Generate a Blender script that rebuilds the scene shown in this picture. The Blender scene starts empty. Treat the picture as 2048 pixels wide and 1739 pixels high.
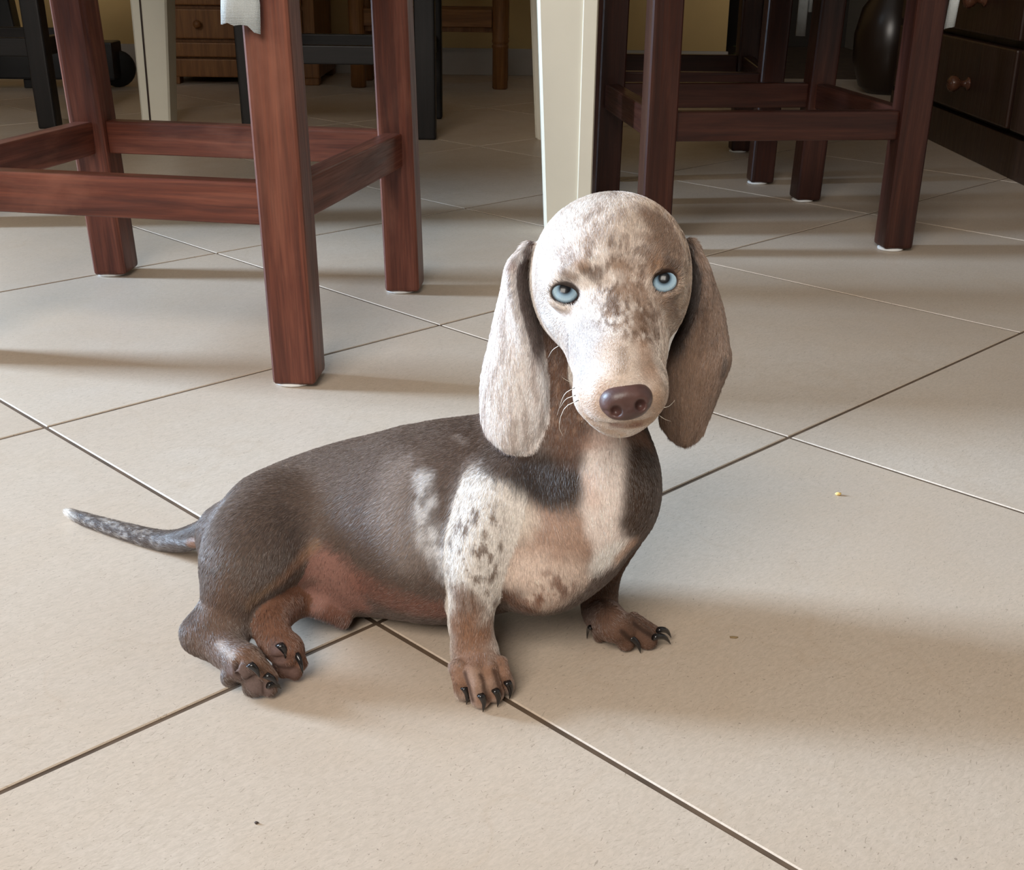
import bpy, bmesh, math, random
import numpy as np
from mathutils import Vector, Matrix, Euler
from mathutils.bvhtree import BVHTree

random.seed(7)
RNG = np.random.default_rng(7)
SC = bpy.context.scene
COL = SC.collection

# ------------------------------------------------------------------ camera
IW, IH = 2048.0, 1739.0
FPX, PITCH, ROLL, CAMH = 2468.2, 0.380, 0.0126, 0.3907
_f = np.array([0, math.cos(PITCH), -math.sin(PITCH)])
_r0 = np.array([1.0, 0, 0])
_u0 = np.cross(_r0, _f)
AX_R = math.cos(ROLL) * _r0 + math.sin(ROLL) * _u0
AX_U = -math.sin(ROLL) * _r0 + math.cos(ROLL) * _u0
AX_F = _f
CAM = np.array([0, 0, CAMH])
cam_d = bpy.data.cameras.new('camera')
cam = bpy.data.objects.new('camera', cam_d)
COL.objects.link(cam)
m = Matrix.Identity(4)
for i in range(3):
    m[i][0], m[i][1], m[i][2], m[i][3] = AX_R[i], AX_U[i], -AX_F[i], CAM[i]
cam.matrix_world = m
cam_d.sensor_fit = 'HORIZONTAL'
cam_d.sensor_width = 36.0
cam_d.lens = FPX / IW * 36.0
cam_d.clip_start = 0.02
cam_d.clip_end = 60
SC.camera = cam

# ------------------------------------------------------------------ world, lights, exposure
world = bpy.data.worlds.new('world')
SC.world = world
world.use_nodes = True
_bg = world.node_tree.nodes['Background']
_bg.inputs['Color'].default_value = (0.72, 0.85, 1.0, 1)
_bg.inputs['Strength'].default_value = 1.0


def area(name, loc, target, sx, sy, power, color):
    l = bpy.data.lights.new(name, 'AREA')
    l.shape = 'RECTANGLE'
    l.size, l.size_y = sx, sy
    l.energy = power
    l.color = color
    o = bpy.data.objects.new(name, l)
    COL.objects.link(o)
    o.location = loc
    o.rotation_euler = (Vector(target) - Vector(loc)).to_track_quat('-Z', 'Y').to_euler()
    return o


# daylight entering through the tall window in the left wall, plus added fill from an unseen window behind the camera
area('daylight_side_window', (-4.16, 1.65, 1.5), (0, 1.65, 1.5), 0.9, 1.9, 450, (0.57, 0.765, 1.0))
area('fill_front_window', (-0.7, -1.21, 1.7), (-0.1, 1.0, 0.2), 1.3, 1.1, 47, (1.0, 0.915, 0.815))
vs = SC.view_settings
vs.view_transform = 'Standard'
vs.look = 'None'
vs.gamma = 1.0
vs.use_curve_mapping = False
vs.exposure = 0.46
SC.cycles.use_denoising = True


# ------------------------------------------------------------------ pixel helpers
def ray(x, y):
    return AX_F + AX_R * (x - IW / 2) / FPX - AX_U * (y - IH / 2) / FPX


def at_z(x, y, z):                       # optical depth z
    return CAM + z * ray(x, y)


def at_h(x, y, h=0.0):                   # height above the floor
    d = ray(x, y)
    return CAM + d * (h - CAMH) / d[2]


def at_Y(x, y, Y):
    d = ray(x, y)
    return CAM + d * Y / d[1]


def optz(p):
    return float((np.asarray(p) - CAM) @ AX_F)


def to_px(P):
    d = P - CAM
    z = d @ AX_F
    return np.stack([IW / 2 + FPX * (d @ AX_R) / z, IH / 2 - FPX * (d @ AX_U) / z], -1)


# ------------------------------------------------------------------ object helpers
def tag(o, label=None, cat=None, group=None, kind=None):
    if label: o['label'] = label
    if cat: o['category'] = cat
    if group: o['group'] = group
    if kind: o['kind'] = kind
    return o


def empty(name, loc=(0, 0, 0), rz=0.0):
    o = bpy.data.objects.new(name, None)
    o.empty_display_size = 0.05
    COL.objects.link(o)
    o.location = loc
    o.rotation_euler = (0, 0, rz)
    return o


def link(name, me, mat=None, parent=None):
    o = bpy.data.objects.new(name, me)
    COL.objects.link(o)
    if mat is not None and len(me.materials) == 0:
        me.materials.append(mat)
    if parent is not None:
        o.parent = parent
    return o


def bm_mesh(name, bm, smooth=False):
    me = bpy.data.meshes.new(name)
    bm.normal_update()
    bm.to_mesh(me)
    bm.free()
    if smooth:
        for p in me.polygons:
            p.use_smooth = True
    return me


def box_bm(sx, sy, sz, bev=0.0, seg=2):
    bm = bmesh.new()
    bmesh.ops.create_cube(bm, size=1.0)
    bmesh.ops.scale(bm, vec=(sx, sy, sz), verts=bm.verts)
    if bev > 0:
        bmesh.ops.bevel(bm, geom=bm.edges[:], offset=bev, segments=seg, profile=0.6, affect='EDGES')
    return bm


def box(name, c, s, mat, parent=None, bev=0.0, rot=None):
    o = link(name, bm_mesh(name, box_bm(s[0], s[1], s[2], bev)), mat, parent)
    o.location = c
    if rot: o.rotation_euler = rot
    return o


BEAM_M = {}


def beam(name, a, b, w, d, mat, parent=None, bev=0.004, roll=0.0, taper=None):
    """bar from a to b, its local z along the bar (wood grain follows it)"""
    a, b = Vector(a), Vector(b)
    L = (b - a).length
    bm = box_bm(w, d, L, bev, 3)
    if taper:
        for v in bm.verts:
            k = 1 + (taper - 1) * (0.5 - v.co.z / L)
            v.co.x *= k
            v.co.y *= k
    o = link(name, bm_mesh(name, bm), mat, parent)
    z = (b - a).normalized()
    x = Vector((math.cos(roll), math.sin(roll), 0))
    if abs(z.z) < 0.7:
        x = Vector((0, 0, 1))
    x = (x - z * x.dot(z)).normalized()
    y = z.cross(x)
    M = Matrix.Identity(4)
    for i in range(3):
        M[i][0], M[i][1], M[i][2], M[i][3] = x[i], y[i], z[i], ((a + b) / 2)[i]
    o.matrix_local = M
    BEAM_M[o.name] = M
    return o


def lathe(name, prof, mat, parent=None, n=24, smooth=True):
    bm = bmesh.new()
    rings = []
    for r, z in prof:
        rings.append([bm.verts.new((r * math.cos(2 * math.pi * k / n), r * math.sin(2 * math.pi * k / n), z)) for k in range(n)])
    for a, b in zip(rings, rings[1:]):
        for k in range(n):
            bm.faces.new((a[k], a[(k + 1) % n], b[(k + 1) % n], b[k]))
    bm.faces.new(rings[0][::-1])
    bm.faces.new(rings[-1])
    return link(name, bm_mesh(name, bm, smooth), mat, parent)


# ------------------------------------------------------------------ materials
class NT:
    def __init__(self, name):
        self.m = bpy.data.materials.new(name)
        self.m.use_nodes = True
        self.t = self.m.node_tree
        self.b = self.t.nodes['Principled BSDF']

    def n(self, typ, **kw):
        nd = self.t.nodes.new(typ)
        for k, v in kw.items():
            if k.startswith('_'):
                nd.inputs[k[1:]].default_value = v
            else:
                setattr(nd, k, v)
        return nd

    def l(self, a, b):
        self.t.links.new(a, b)

    def coords(self, kind='Object', scale=(1, 1, 1), rand=False):
        tc = self.n('ShaderNodeTexCoord')
        mp = self.n('ShaderNodeMapping')
        mp.inputs['Scale'].default_value = scale
        self.l(tc.outputs[kind], mp.inputs['Vector'])
        if rand:
            oi = self.n('ShaderNodeObjectInfo')
            mu = self.n('ShaderNodeVectorMath', operation='SCALE')
            mu.inputs[0].default_value = (13.7, 7.3, 5.1)
            self.l(oi.outputs['Random'], mu.inputs['Scale'])
            self.l(mu.outputs[0], mp.inputs['Location'])
        return mp.outputs['Vector']

    def noise(self, vec, scale, detail=4, rough=0.55, dist=0.0):
        nd = self.n('ShaderNodeTexNoise')
        nd.inputs['Scale'].default_value = scale
        nd.inputs['Detail'].default_value = detail
        nd.inputs['Roughness'].default_value = rough
        nd.inputs['Distortion'].default_value = dist
        self.l(vec, nd.inputs['Vector'])
        return nd.outputs['Fac']

    def ramp(self, fac, stops):
        nd = self.n('ShaderNodeValToRGB')
        cr = nd.color_ramp
        while len(cr.elements) < len(stops):
            cr.elements.new(0.5)
        for e, (p, c) in zip(cr.elements, stops):
            e.position = p
            e.color = (c[0], c[1], c[2], 1) if not isinstance(c, (int, float)) else (c, c, c, 1)
        self.l(fac, nd.inputs['Fac'])
        return nd.outputs['Color']

    def mix(self, fac, a, b, mode='MIX'):
        nd = self.n('ShaderNodeMix', data_type='RGBA', blend_type=mode)
        for s, v in ((0, fac), (6, a), (7, b)):
            if isinstance(v, bpy.types.NodeSocket):
                self.l(v, nd.inputs[s])
            elif s == 0:
                nd.inputs[0].default_value = v
            else:
                nd.inputs[s].default_value = (v[0], v[1], v[2], 1)
        return nd.outputs[2]

    def bump(self, h, strength=0.2, dist=0.002):
        nd = self.n('ShaderNodeBump')
        nd.inputs['Strength'].default_value = strength
        nd.inputs['Distance'].default_value = dist
        self.l(h, nd.inputs['Height'])
        self.l(nd.outputs[0], self.b.inputs['Normal'])
        return nd

    def set(self, **kw):
        for k, v in kw.items():
            s = self.b.inputs[k.replace('_', ' ')]
            if isinstance(v, bpy.types.NodeSocket):
                self.l(v, s)
            else:
                s.default_value = (v[0], v[1], v[2], 1) if isinstance(v, (tuple, list)) and len(v) == 3 else v
        return self.m


def wood(name, dark, mid, light, rough=0.35, scale=1.0, worn=None):
    t = NT(name)
    v = t.coords('Object', (26 * scale, 26 * scale, 1.6 * scale), True)
    g = t.noise(v, 3.0, 6, 0.6, 0.6)
    v2 = t.coords('Object', (150 * scale, 150 * scale, 5 * scale), True)
    f = t.noise(v2, 3.0, 3, 0.6)
    c = t.ramp(g, [(0.28, dark), (0.5, mid), (0.75, light)])
    c2 = t.mix(t.ramp(f, [(0.35, 0.0), (0.6, 0.55)]), dark, c)
    c3 = t.mix(0.6, c, c2)
    if worn:                             # faded, rubbed patches
        wv = t.coords('Object', (14, 14, 5), True)
        c3 = t.mix(t.ramp(t.noise(wv, 1.0, 5, 0.6, 0.5), [(0.54, 0.0), (0.78, 0.38)]), c3, worn)
    t.bump(f, 0.10, 0.0006)
    r = t.ramp(f, [(0.3, rough + 0.12), (0.7, rough - 0.05)])
    return t.set(Base_Color=c3, Roughness=r, Specular_IOR_Level=0.35)


def plain(name, col, rough=0.5, metal=0.0, var=0.06, scale=12.0, **kw):
    t = NT(name)
    v = t.coords('Object', (1, 1, 1), True)
    nz = t.noise(v, scale, 4, 0.6)
    lo = tuple(c * (1 - var) for c in col)
    hi = tuple(min(1, c * (1 + var)) for c in col)
    c = t.ramp(nz, [(0.3, lo), (0.7, hi)])
    return t.set(Base_Color=c, Roughness=rough, Metallic=metal, **kw)


M_MAHOG = wood('mahogany', (0.046, 0.012, 0.007), (0.155, 0.043, 0.024), (0.28, 0.094, 0.055), 0.38, worn=(0.33, 0.135, 0.085))
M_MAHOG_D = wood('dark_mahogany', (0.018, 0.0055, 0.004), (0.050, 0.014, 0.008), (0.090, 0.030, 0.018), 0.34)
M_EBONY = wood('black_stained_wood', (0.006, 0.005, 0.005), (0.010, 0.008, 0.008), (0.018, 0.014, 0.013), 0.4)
M_DARKW = wood('dark_walnut', (0.016, 0.007, 0.005), (0.036, 0.016, 0.010), (0.060, 0.028, 0.017), 0.34)
M_ORANGE = wood('honey_pine', (0.14, 0.055, 0.016), (0.27, 0.115, 0.036), (0.38, 0.18, 0.06), 0.4)
M_CREAM = plain('cream_paint', (0.74, 0.70, 0.585), 0.38, var=0.03, scale=9)
M_BLACK = plain('black_metal', (0.012, 0.012, 0.014), 0.45)
M_RUBBER = plain('black_rubber', (0.008, 0.008, 0.009), 0.6)
M_FELT = plain('white_felt', (0.75, 0.75, 0.74), 0.9)
M_BRASS = plain('aged_brass', (0.35, 0.22, 0.08), 0.28, 0.9)
M_KNOB = wood('knob_wood', (0.05, 0.02, 0.012), (0.11, 0.042, 0.022), (0.16, 0.07, 0.035), 0.2)


def fabric_mat(name, col):
    t = NT(name)
    v = t.coords('Object', (1, 1, 1), True)
    w1 = t.n('ShaderNodeTexWave', wave_type='BANDS', bands_direction='X')
    w1.inputs['Scale'].default_value = 260
    w1.inputs['Distortion'].default_value = 1.5
    t.l(v, w1.inputs['Vector'])
    w2 = t.n('ShaderNodeTexWave', wave_type='BANDS', bands_direction='Z')
    w2.inputs['Scale'].default_value = 260
    w2.inputs['Distortion'].default_value = 1.5
    t.l(v, w2.inputs['Vector'])
    h = t.mix(0.5, w1.outputs['Color'], w2.outputs['Color'])
    nz = t.noise(v, 60, 3)
    c = t.mix(t.ramp(nz, [(0.3, 0.0), (0.7, 0.6)]), col, tuple(x * 0.7 for x in col))
    t.bump(h, 0.5, 0.001)
    return t.set(Base_Color=c, Roughness=0.9)


M_GREYCLOTH = fabric_mat('grey_cloth', (0.50, 0.53, 0.53))


def tile_mat():
    t = NT('beige_porcelain')
    v = t.coords('Object', (1, 1, 1), True)
    big = t.noise(v, 3.2, 3, 0.5)
    mid = t.noise(v, 14, 5, 0.65, 0.4)
    c = t.ramp(big, [(0.3, (0.545, 0.440, 0.348)), (0.5, (0.58, 0.480, 0.388)), (0.72, (0.615, 0.525, 0.438))])
    c = t.mix(t.ramp(mid, [(0.42, 0.0), (0.75, 0.32)]), c, (0.52, 0.385, 0.265))
    # fine fibrous marks, stretched and turned differently in two layers
    for ang, sx, sy, lo, hi, col, amt in ((0.5, 260, 1100, 0.64, 0.72, (0.30, 0.23, 0.17), 0.6),
                                          (-0.35, 200, 900, 0.66, 0.74, (0.26, 0.20, 0.15), 0.65),
                                          (1.2, 620, 620, 0.68, 0.74, (0.2, 0.15, 0.115), 0.8)):
        tc = t.n('ShaderNodeTexCoord')
        mp = t.n('ShaderNodeMapping')
        mp.inputs['Rotation'].default_value = (0, 0, ang)
        mp2 = t.n('ShaderNodeMapping')
        mp2.inputs['Scale'].default_value = (sx, sy, 1)
        oi = t.n('ShaderNodeObjectInfo')
        mu = t.n('ShaderNodeVectorMath', operation='SCALE')
        mu.inputs[0].default_value = (931.7, 577.3, 5.1)
        t.l(oi.outputs['Random'], mu.inputs['Scale'])
        t.l(mu.outputs[0], mp2.inputs['Location'])
        t.l(tc.outputs['Object'], mp.inputs['Vector'])
        t.l(mp.outputs[0], mp2.inputs['Vector'])
        f = t.noise(mp2.outputs[0], 1.0, 2, 0.5, 0.8)
        c = t.mix(t.ramp(f, [(lo, 0.0), (hi, amt)]), c, col)
    v3 = t.coords('Object', (170, 520, 1), True)
    fine = t.noise(v3, 1.0, 4, 0.75, 0.6)
    c = t.mix(t.ramp(fine, [(0.38, 0.42), (0.62, 0.0)]), c, (0.40, 0.325, 0.25))
    # long hairline veins
    vein = t.n('ShaderNodeTexVoronoi', feature='DISTANCE_TO_EDGE')
    vein.inputs['Scale'].default_value = 2.6
    wv = t.n('ShaderNodeVectorMath', operation='ADD')
    nz = t.n('ShaderNodeTexNoise')
    nz.inputs['Scale'].default_value = 9
    t.l(v, nz.inputs['Vector'])
    t.l(v, wv.inputs[0])
    sc = t.n('ShaderNodeVectorMath', operation='SCALE')
    sc.inputs['Scale'].default_value = 0.25
    t.l(nz.outputs['Color'], sc.inputs[0])
    t.l(sc.outputs[0], wv.inputs[1])
    t.l(wv.outputs[0], vein.inputs['Vector'])
    vm = t.ramp(vein.outputs['Distance'], [(0.0, 0.16), (0.006, 0.0)])
    c = t.mix(vm, c, (0.42, 0.30, 0.20))
    r = t.ramp(mid, [(0.3, 0.36), (0.7, 0.46)])
    t.bump(mid, 0.05, 0.0008)
    return t.set(Base_Color=c, Roughness=r, Specular_IOR_Level=0.5)


M_TILE = tile_mat()
M_GROUT = plain('brown_grout', (0.10, 0.062, 0.036), 0.9, var=0.3, scale=40)
M_WALL = plain('ochre_wall', (0.58, 0.40, 0.17), 0.85, var=0.05, scale=5)
M_WALLW = plain('white_wall', (0.25, 0.215, 0.17), 0.9, var=0.03, scale=4)
M_HALL = plain('hall_darkness', (0.030, 0.024, 0.019), 0.9, var=0.05, scale=4)  # near-black colour stands in for the missing light beyond the doorway
M_CEIL = plain('white_ceiling', (0.30, 0.28, 0.25), 0.9, var=0.02, scale=4)
M_BASE = plain('grey_baseboard', (0.42, 0.38, 0.33), 0.5, var=0.05)
M_GLASS = plain('window_glass', (0.9, 0.95, 1.0), 0.02, var=0.01, Transmission_Weight=1.0, IOR=1.01)
M_FRAME = plain('white_frame', (0.7, 0.7, 0.68), 0.5)

# ------------------------------------------------------------------ room
RX0, RX1, RY0, RY1, RZ = -4.2, 1.36, -1.25, 4.04, 2.6
TILE, TYAW = 0.45, 0.7832
TO = np.array([-0.21, 1.6991]) * CAMH
TU = np.array([math.cos(TYAW), math.sin(TYAW)])
TV = np.array([-math.sin(TYAW), math.cos(TYAW)])

floor_me = bm_mesh('floor', box_bm(RX1 - RX0 + 0.4, RY1 - RY0 + 1.9, 0.1))
floor = link('floor', floor_me, M_GROUT)
floor.location = ((RX0 + RX1) / 2, (RY0 + RY1) / 2 + 0.75, -0.0508)
tag(floor, 'floor of square beige stone-look tiles laid diagonally with brown joints', 'floor', kind='structure')


def clip_poly(poly, x0, x1, y0, y1):
    for ax, lim, sg in ((0, x0, 1), (0, x1, -1), (1, y0, 1), (1, y1, -1)):
        out = []
        for k in range(len(poly)):
            p, q = poly[k], poly[(k + 1) % len(poly)]
            ip, iq = sg * (p[ax] - lim) >= 0, sg * (q[ax] - lim) >= 0
            if ip: out.append(p)
            if ip != iq:
                s = (lim - p[ax]) / (q[ax] - p[ax])
                out.append(p + s * (q - p))
        poly = out
        if len(poly) < 3: return []
    return poly


def tile_mesh(poly):
    bm = bmesh.new()
    bev, th = 0.0007, 0.006
    c = sum(poly) / len(poly)
    n = len(poly)

    def inset(d):
        out = []
        for k in range(n):
            p0, p1, p2 = poly[k - 1], poly[k], poly[(k + 1) % n]
            e1 = (p1 - p0) / np.linalg.norm(p1 - p0)
            e2 = (p2 - p1) / np.linalg.norm(p2 - p1)
            n1, n2 = np.array([-e1[1], e1[0]]), np.array([-e2[1], e2[0]])
            b = n1 + n2
            out.append(p1 + d * b / max(0.3, (b @ n1)))
        return out
    r0 = [bm.verts.new((p[0], p[1], -th)) for p in poly]
    r1 = [bm.verts.new((p[0], p[1], -bev)) for p in poly]
    r2 = [bm.verts.new((p[0], p[1], 0)) for p in inset(bev)]
    for a, b in ((r0, r1), (r1, r2)):
        for k in range(n):
            bm.faces.new((a[k], a[(k + 1) % n], b[(k + 1) % n], b[k]))
    bm.faces.new(r2)
    return bm_mesh('floor_tile', bm)


_sq = [np.array(p) * (TILE - 0.0034) / 2 for p in ((-1, -1), (1, -1), (1, 1), (-1, 1))]
full_tile = tile_mesh(_sq)
full_tile.materials.append(M_TILE)
R2 = np.array([TU, TV])
for i in range(-16, 18):
    for j in range(-16, 18):
        c = TO + (i + 0.5) * TILE * TU + (j + 0.5) * TILE * TV
        if not (RX0 - 0.4 < c[0] < RX1 + 0.4 and RY0 - 0.4 < c[1] < RY1 + 0.5):
            continue
        wp = [c + p @ R2 for p in _sq]
        inside = all(RX0 < p[0] < RX1 and RY0 < p[1] < RY1 for p in wp)
        if inside:
            me = full_tile
        else:
            cp = clip_poly(wp, RX0 + 0.002, RX1 - 0.002, RY0 + 0.002, RY1 - 0.002)
            if len(cp) < 3: continue
            lp = [R2 @ (p - c) for p in cp]
            ar = 0.5 * sum(lp[k][0] * lp[(k + 1) % len(lp)][1] - lp[(k + 1) % len(lp)][0] * lp[k][1] for k in range(len(lp)))
            if ar < 0.002: continue
            me = tile_mesh(lp)
        o = link('tile', me, M_TILE, floor)
        o.location = Vector((c[0], c[1], 0)) - floor.location
        o.rotation_euler = (0, 0, TYAW + 0.0 * i)


def wall(name, c, s, mat, label):
    return tag(box(name, c, s, mat), label, 'wall', kind='structure')


T = 0.12
# back wall with a doorway towards a dark room on the right
DX0 = 0.655
wall('wall_back', ((RX0 + DX0) / 2, RY1 + T / 2, RZ / 2), (DX0 - RX0, T, RZ), M_WALL, 'ochre painted back wall behind the dining furniture')
tr = box('baseboard_back', ((RX0 + DX0) / 2, RY1 - 0.006, 0.04), (DX0 - RX0 + 0.012, 0.012, 0.08), M_BASE, bev=0.002)
tag(tr, 'low grey baseboard along the ochre back wall', 'baseboard', kind='structure')
lin = box('wall_back_lintel', ((DX0 + RX1) / 2, RY1 + T / 2, (2.1 + RZ) / 2), (RX1 - DX0, T, RZ - 2.1), M_WALL)
tag(lin, 'ochre wall above the dark doorway', 'wall', kind='structure')
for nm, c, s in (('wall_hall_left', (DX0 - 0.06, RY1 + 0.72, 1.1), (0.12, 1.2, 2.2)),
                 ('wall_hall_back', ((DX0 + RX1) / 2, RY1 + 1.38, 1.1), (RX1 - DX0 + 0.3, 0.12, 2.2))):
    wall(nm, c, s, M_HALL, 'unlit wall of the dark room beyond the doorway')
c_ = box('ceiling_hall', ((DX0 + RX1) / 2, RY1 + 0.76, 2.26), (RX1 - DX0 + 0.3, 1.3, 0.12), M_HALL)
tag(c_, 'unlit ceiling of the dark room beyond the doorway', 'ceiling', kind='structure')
wall('wall_light_cut', (-2.5, (1.68 + RY1) / 2, RZ / 2), (0.16, RY1 - 1.68, RZ), M_WALLW, 'pale unseen wall added to cut the window light on the far side, left of view')  # unseen walls added to limit how far the side window's light spreads
wall('wall_light_cut', (-2.5, (1.0 + RY0) / 2, RZ / 2), (0.16, 1.0 - RY0, RZ), M_WALLW, 'pale unseen wall added to cut the window light on the near side, left of view')
wall('wall_right', (RX1 + T / 2, (RY0 + RY1 + 1.4) / 2, RZ / 2), (T, RY1 - RY0 + 1.4, RZ), M_WALLW, 'pale right-hand wall behind the dark drawer cabinet')
# left wall with a tall window opening, front wall with an opening for the added fill window
dy0, dy1, dz0, dz1 = 1.18, 2.12, 0.53, 2.47
wall('wall_left', (RX0 - T / 2, (RY0 + dy0) / 2, RZ / 2), (T, dy0 - RY0, RZ), M_WALLW, 'pale left-hand wall on the near side of the tall window')
wall('wall_left', (RX0 - T / 2, (dy1 + RY1) / 2, RZ / 2), (T, RY1 - dy1, RZ), M_WALLW, 'pale left-hand wall on the far side of the tall window')
wall('wall_left', (RX0 - T / 2, (dy0 + dy1) / 2, (dz1 + RZ) / 2), (T, dy1 - dy0, RZ - dz1), M_WALLW, 'pale left-hand wall above the tall window')
wx0, wx1, wz0, wz1 = -1.42, 0.02, 1.07, 2.35
wall('wall_front', ((RX0 + wx0) / 2, RY0 - T / 2, RZ / 2), (wx0 - RX0, T, RZ), M_WALLW, 'pale wall behind the viewer left of the window')
wall('wall_front', ((RX1 + wx1) / 2, RY0 - T / 2, RZ / 2), (RX1 - wx1, T, RZ), M_WALLW, 'pale wall behind the viewer right of the window')
wall('wall_front', ((wx0 + wx1) / 2, RY0 - T / 2, wz0 / 2), (wx1 - wx0, T, wz0), M_WALLW, 'pale wall behind the viewer below the window')
wall('wall_front', ((wx0 + wx1) / 2, RY0 - T / 2, (wz1 + RZ) / 2), (wx1 - wx0, T, RZ - wz1), M_WALLW, 'pale wall behind the viewer above the window')
c_ = box('ceiling', ((RX0 + RX1) / 2, (RY0 + RY1) / 2, RZ + 0.06), (RX1 - RX0 + 0.24, RY1 - RY0 + 0.24, 0.12), M_CEIL)
tag(c_, 'plain white ceiling of the dining room', 'ceiling', kind='structure')
wall('wall_left', (RX0 - T / 2, (dy0 + dy1) / 2, dz0 / 2), (T, dy1 - dy0, dz0), M_WALLW, 'pale left-hand wall below the tall window')
d1 = empty('window_2', (RX0 - 0.06, (dy0 + dy1) / 2, dz0))
tag(d1, 'white framed tall window letting daylight in from the left', 'window', kind='structure')
for yy in (dy0 + 0.03, dy1 - 0.03):
    box('frame', (0, yy - (dy0 + dy1) / 2, (dz1 - dz0) / 2), (0.06, 0.05, dz1 - dz0 - 0.01), M_FRAME, d1)
box('frame', (0, 0, dz1 - dz0 - 0.03), (0.06, dy1 - dy0 - 0.12, 0.05), M_FRAME, d1)
w1 = empty('fill_window', ((wx0 + wx1) / 2, RY0 - 0.06, wz0))
tag(w1, 'white framed window added unseen behind the viewer for fill light', 'window', kind='structure')
for xx in (wx0 + 0.03, (wx0 + wx1) / 2, wx1 - 0.03):
    box('frame', (xx - (wx0 + wx1) / 2, 0, (wz1 - wz0) / 2), (0.05, 0.06, wz1 - wz0 - 0.01), M_FRAME, w1)

# ------------------------------------------------------------------ dining chairs
RUNG_Z, RUNG_H, LEGW, SEAT_Z = 0.169, 0.038, 0.043, 0.45


def chair(legs, leans, label, legw=(0.043, 0.046), roll=0.0, pads=True, wd=None):
    """legs: near-left, near-right, far-right, far-left foot centres on the floor"""
    wd = wd or M_MAHOG
    cx = sum(p[0] for p in legs) / 4
    cy = sum(p[1] for p in legs) / 4
    root = empty('dining_chair', (cx, cy, 0))
    tag(root, label, 'chair', 'dark wooden dining chairs around the table')
    loc = lambda p, z, k: Vector((p[0] - cx + leans[k][0] * z, p[1] - cy + leans[k][1] * z, z))
    for k, p in enumerate(legs):
        z0 = 0.003 if pads else 0.0
        lg = beam('leg', loc(p, z0, k), loc(p, SEAT_Z - 0.03, k), legw[0], legw[1], wd, root, 0.0055, roll)
        if pads:
            pd = lathe('felt_pad', [(0.015, 0), (0.0175, 0.0008), (0.0175, 0.003), (0.015, 0.004)], M_FELT, lg, 16)
            pd.matrix_parent_inverse = BEAM_M[lg.name].inverted()
            pd.location = loc(p, 0, k) + Vector((-0.0045, -0.0045, 0))
    for k in range(4):
        a, b = loc(legs[k], RUNG_Z, k), loc(legs[(k + 1) % 4], RUNG_Z, (k + 1) % 4)
        d = (b - a).normalized()
        beam('rung', a + d * LEGW * 0.46, b - d * LEGW * 0.46, RUNG_H, 0.022, wd, root, 0.003)
        a, b = loc(legs[k], SEAT_Z - 0.045, k), loc(legs[(k + 1) % 4], SEAT_Z - 0.045, (k + 1) % 4)
        beam('apron', a + d * LEGW * 0.46, b - d * LEGW * 0.46, 0.03, 0.022, wd, root, 0.003)
    # seat panel follows the legs
    bm = bmesh.new()
    top = [loc(p, SEAT_Z, k) for k, p in enumerate(legs)]
    cc = sum(top, Vector()) / 4
    vs_ = [bm.verts.new(cc + (p - cc) * 1.16 + Vector((0, 0, -0.03))) for p in top]
    ex = bmesh.ops.extrude_face_region(bm, geom=[bm.faces.new(vs_)])
    for v in ex['geom']:
        if isinstance(v, bmesh.types.BMVert): v.co.z += 0.028
    bmesh.ops.recalc_face_normals(bm, faces=bm.faces)
    bmesh.ops.bevel(bm, geom=bm.edges[:], offset=0.006, segments=2, affect='EDGES')
    link('seat', bm_mesh('seat', bm), wd, root)
    return root


def strap(name, pts, width, wdir, mat, parent, thick=0.003, fray=0.0):
    """hanging cloth band with ragged end"""
    bm = bmesh.new()
    n, mcol = len(pts), 7
    rows = []
    rr = random.Random(3)
    for i, p in enumerate(pts):
        row = []
        for k in range(mcol):
            s = k / (mcol - 1) - 0.5
            q = Vector(p) + Vector(wdir) * width * s
            q += Vector((0, 1, 0)) * (0.0016 * math.sin(5 * s + i * 0.8))
            if i == n - 1: q.z += rr.uniform(-0.004, 0.004) * fray
            row.append(bm.verts.new(q))
        rows.append(row)
    for a, b in zip(rows, rows[1:]):
        for k in range(mcol - 1):
            bm.faces.new((a[k], a[k + 1], b[k + 1], b[k]))
    o = link(name, bm_mesh(name, bm, True), mat, parent)
    md = o.modifiers.new('thick', 'SOLIDIFY')
    md.thickness = thick
    return o


def cushion(c, half, rz, label):
    root = empty('seat_cushion', (c[0], c[1], SEAT_Z), rz)
    tag(root, label, 'cushion', 'cushions on the dining chairs')
    bm = box_bm(half * 2, half * 2, 0.034, 0.015, 3)
    o = link('pad', bm_mesh('pad', bm, True), M_GREYCLOTH, root)
    o.location = (0, 0, 0.0175)
    return root


A0 = -0.17
nl, nr, fr, fl = (-0.575, 1.177), (-0.203, 1.112), (-0.131, 1.446), (-0.497, 1.508)
ch1 = chair([nl, nr, fr, fl], [(-0.02, 0), (-0.022, 0), (-0.024, 0), (-0.048, 0)],
            'reddish brown wooden chair nearest the viewer, its front leg left of the dog', (0.041, 0.047), -0.07)
g1, g2, g3, g4 = (0.187, 1.652), (0.527, 1.697), (0.478, 2.040), (0.145, 2.0)
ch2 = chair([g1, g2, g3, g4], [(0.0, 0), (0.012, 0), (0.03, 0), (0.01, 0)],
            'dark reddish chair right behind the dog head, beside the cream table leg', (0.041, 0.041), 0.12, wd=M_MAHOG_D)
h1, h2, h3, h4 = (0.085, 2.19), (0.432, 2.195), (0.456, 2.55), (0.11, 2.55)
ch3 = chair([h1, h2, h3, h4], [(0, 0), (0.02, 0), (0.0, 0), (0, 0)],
            'dark chair partly hidden behind the right-hand chair, farther back', (0.041, 0.041), 0.02, wd=M_MAHOG_D)
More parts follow.
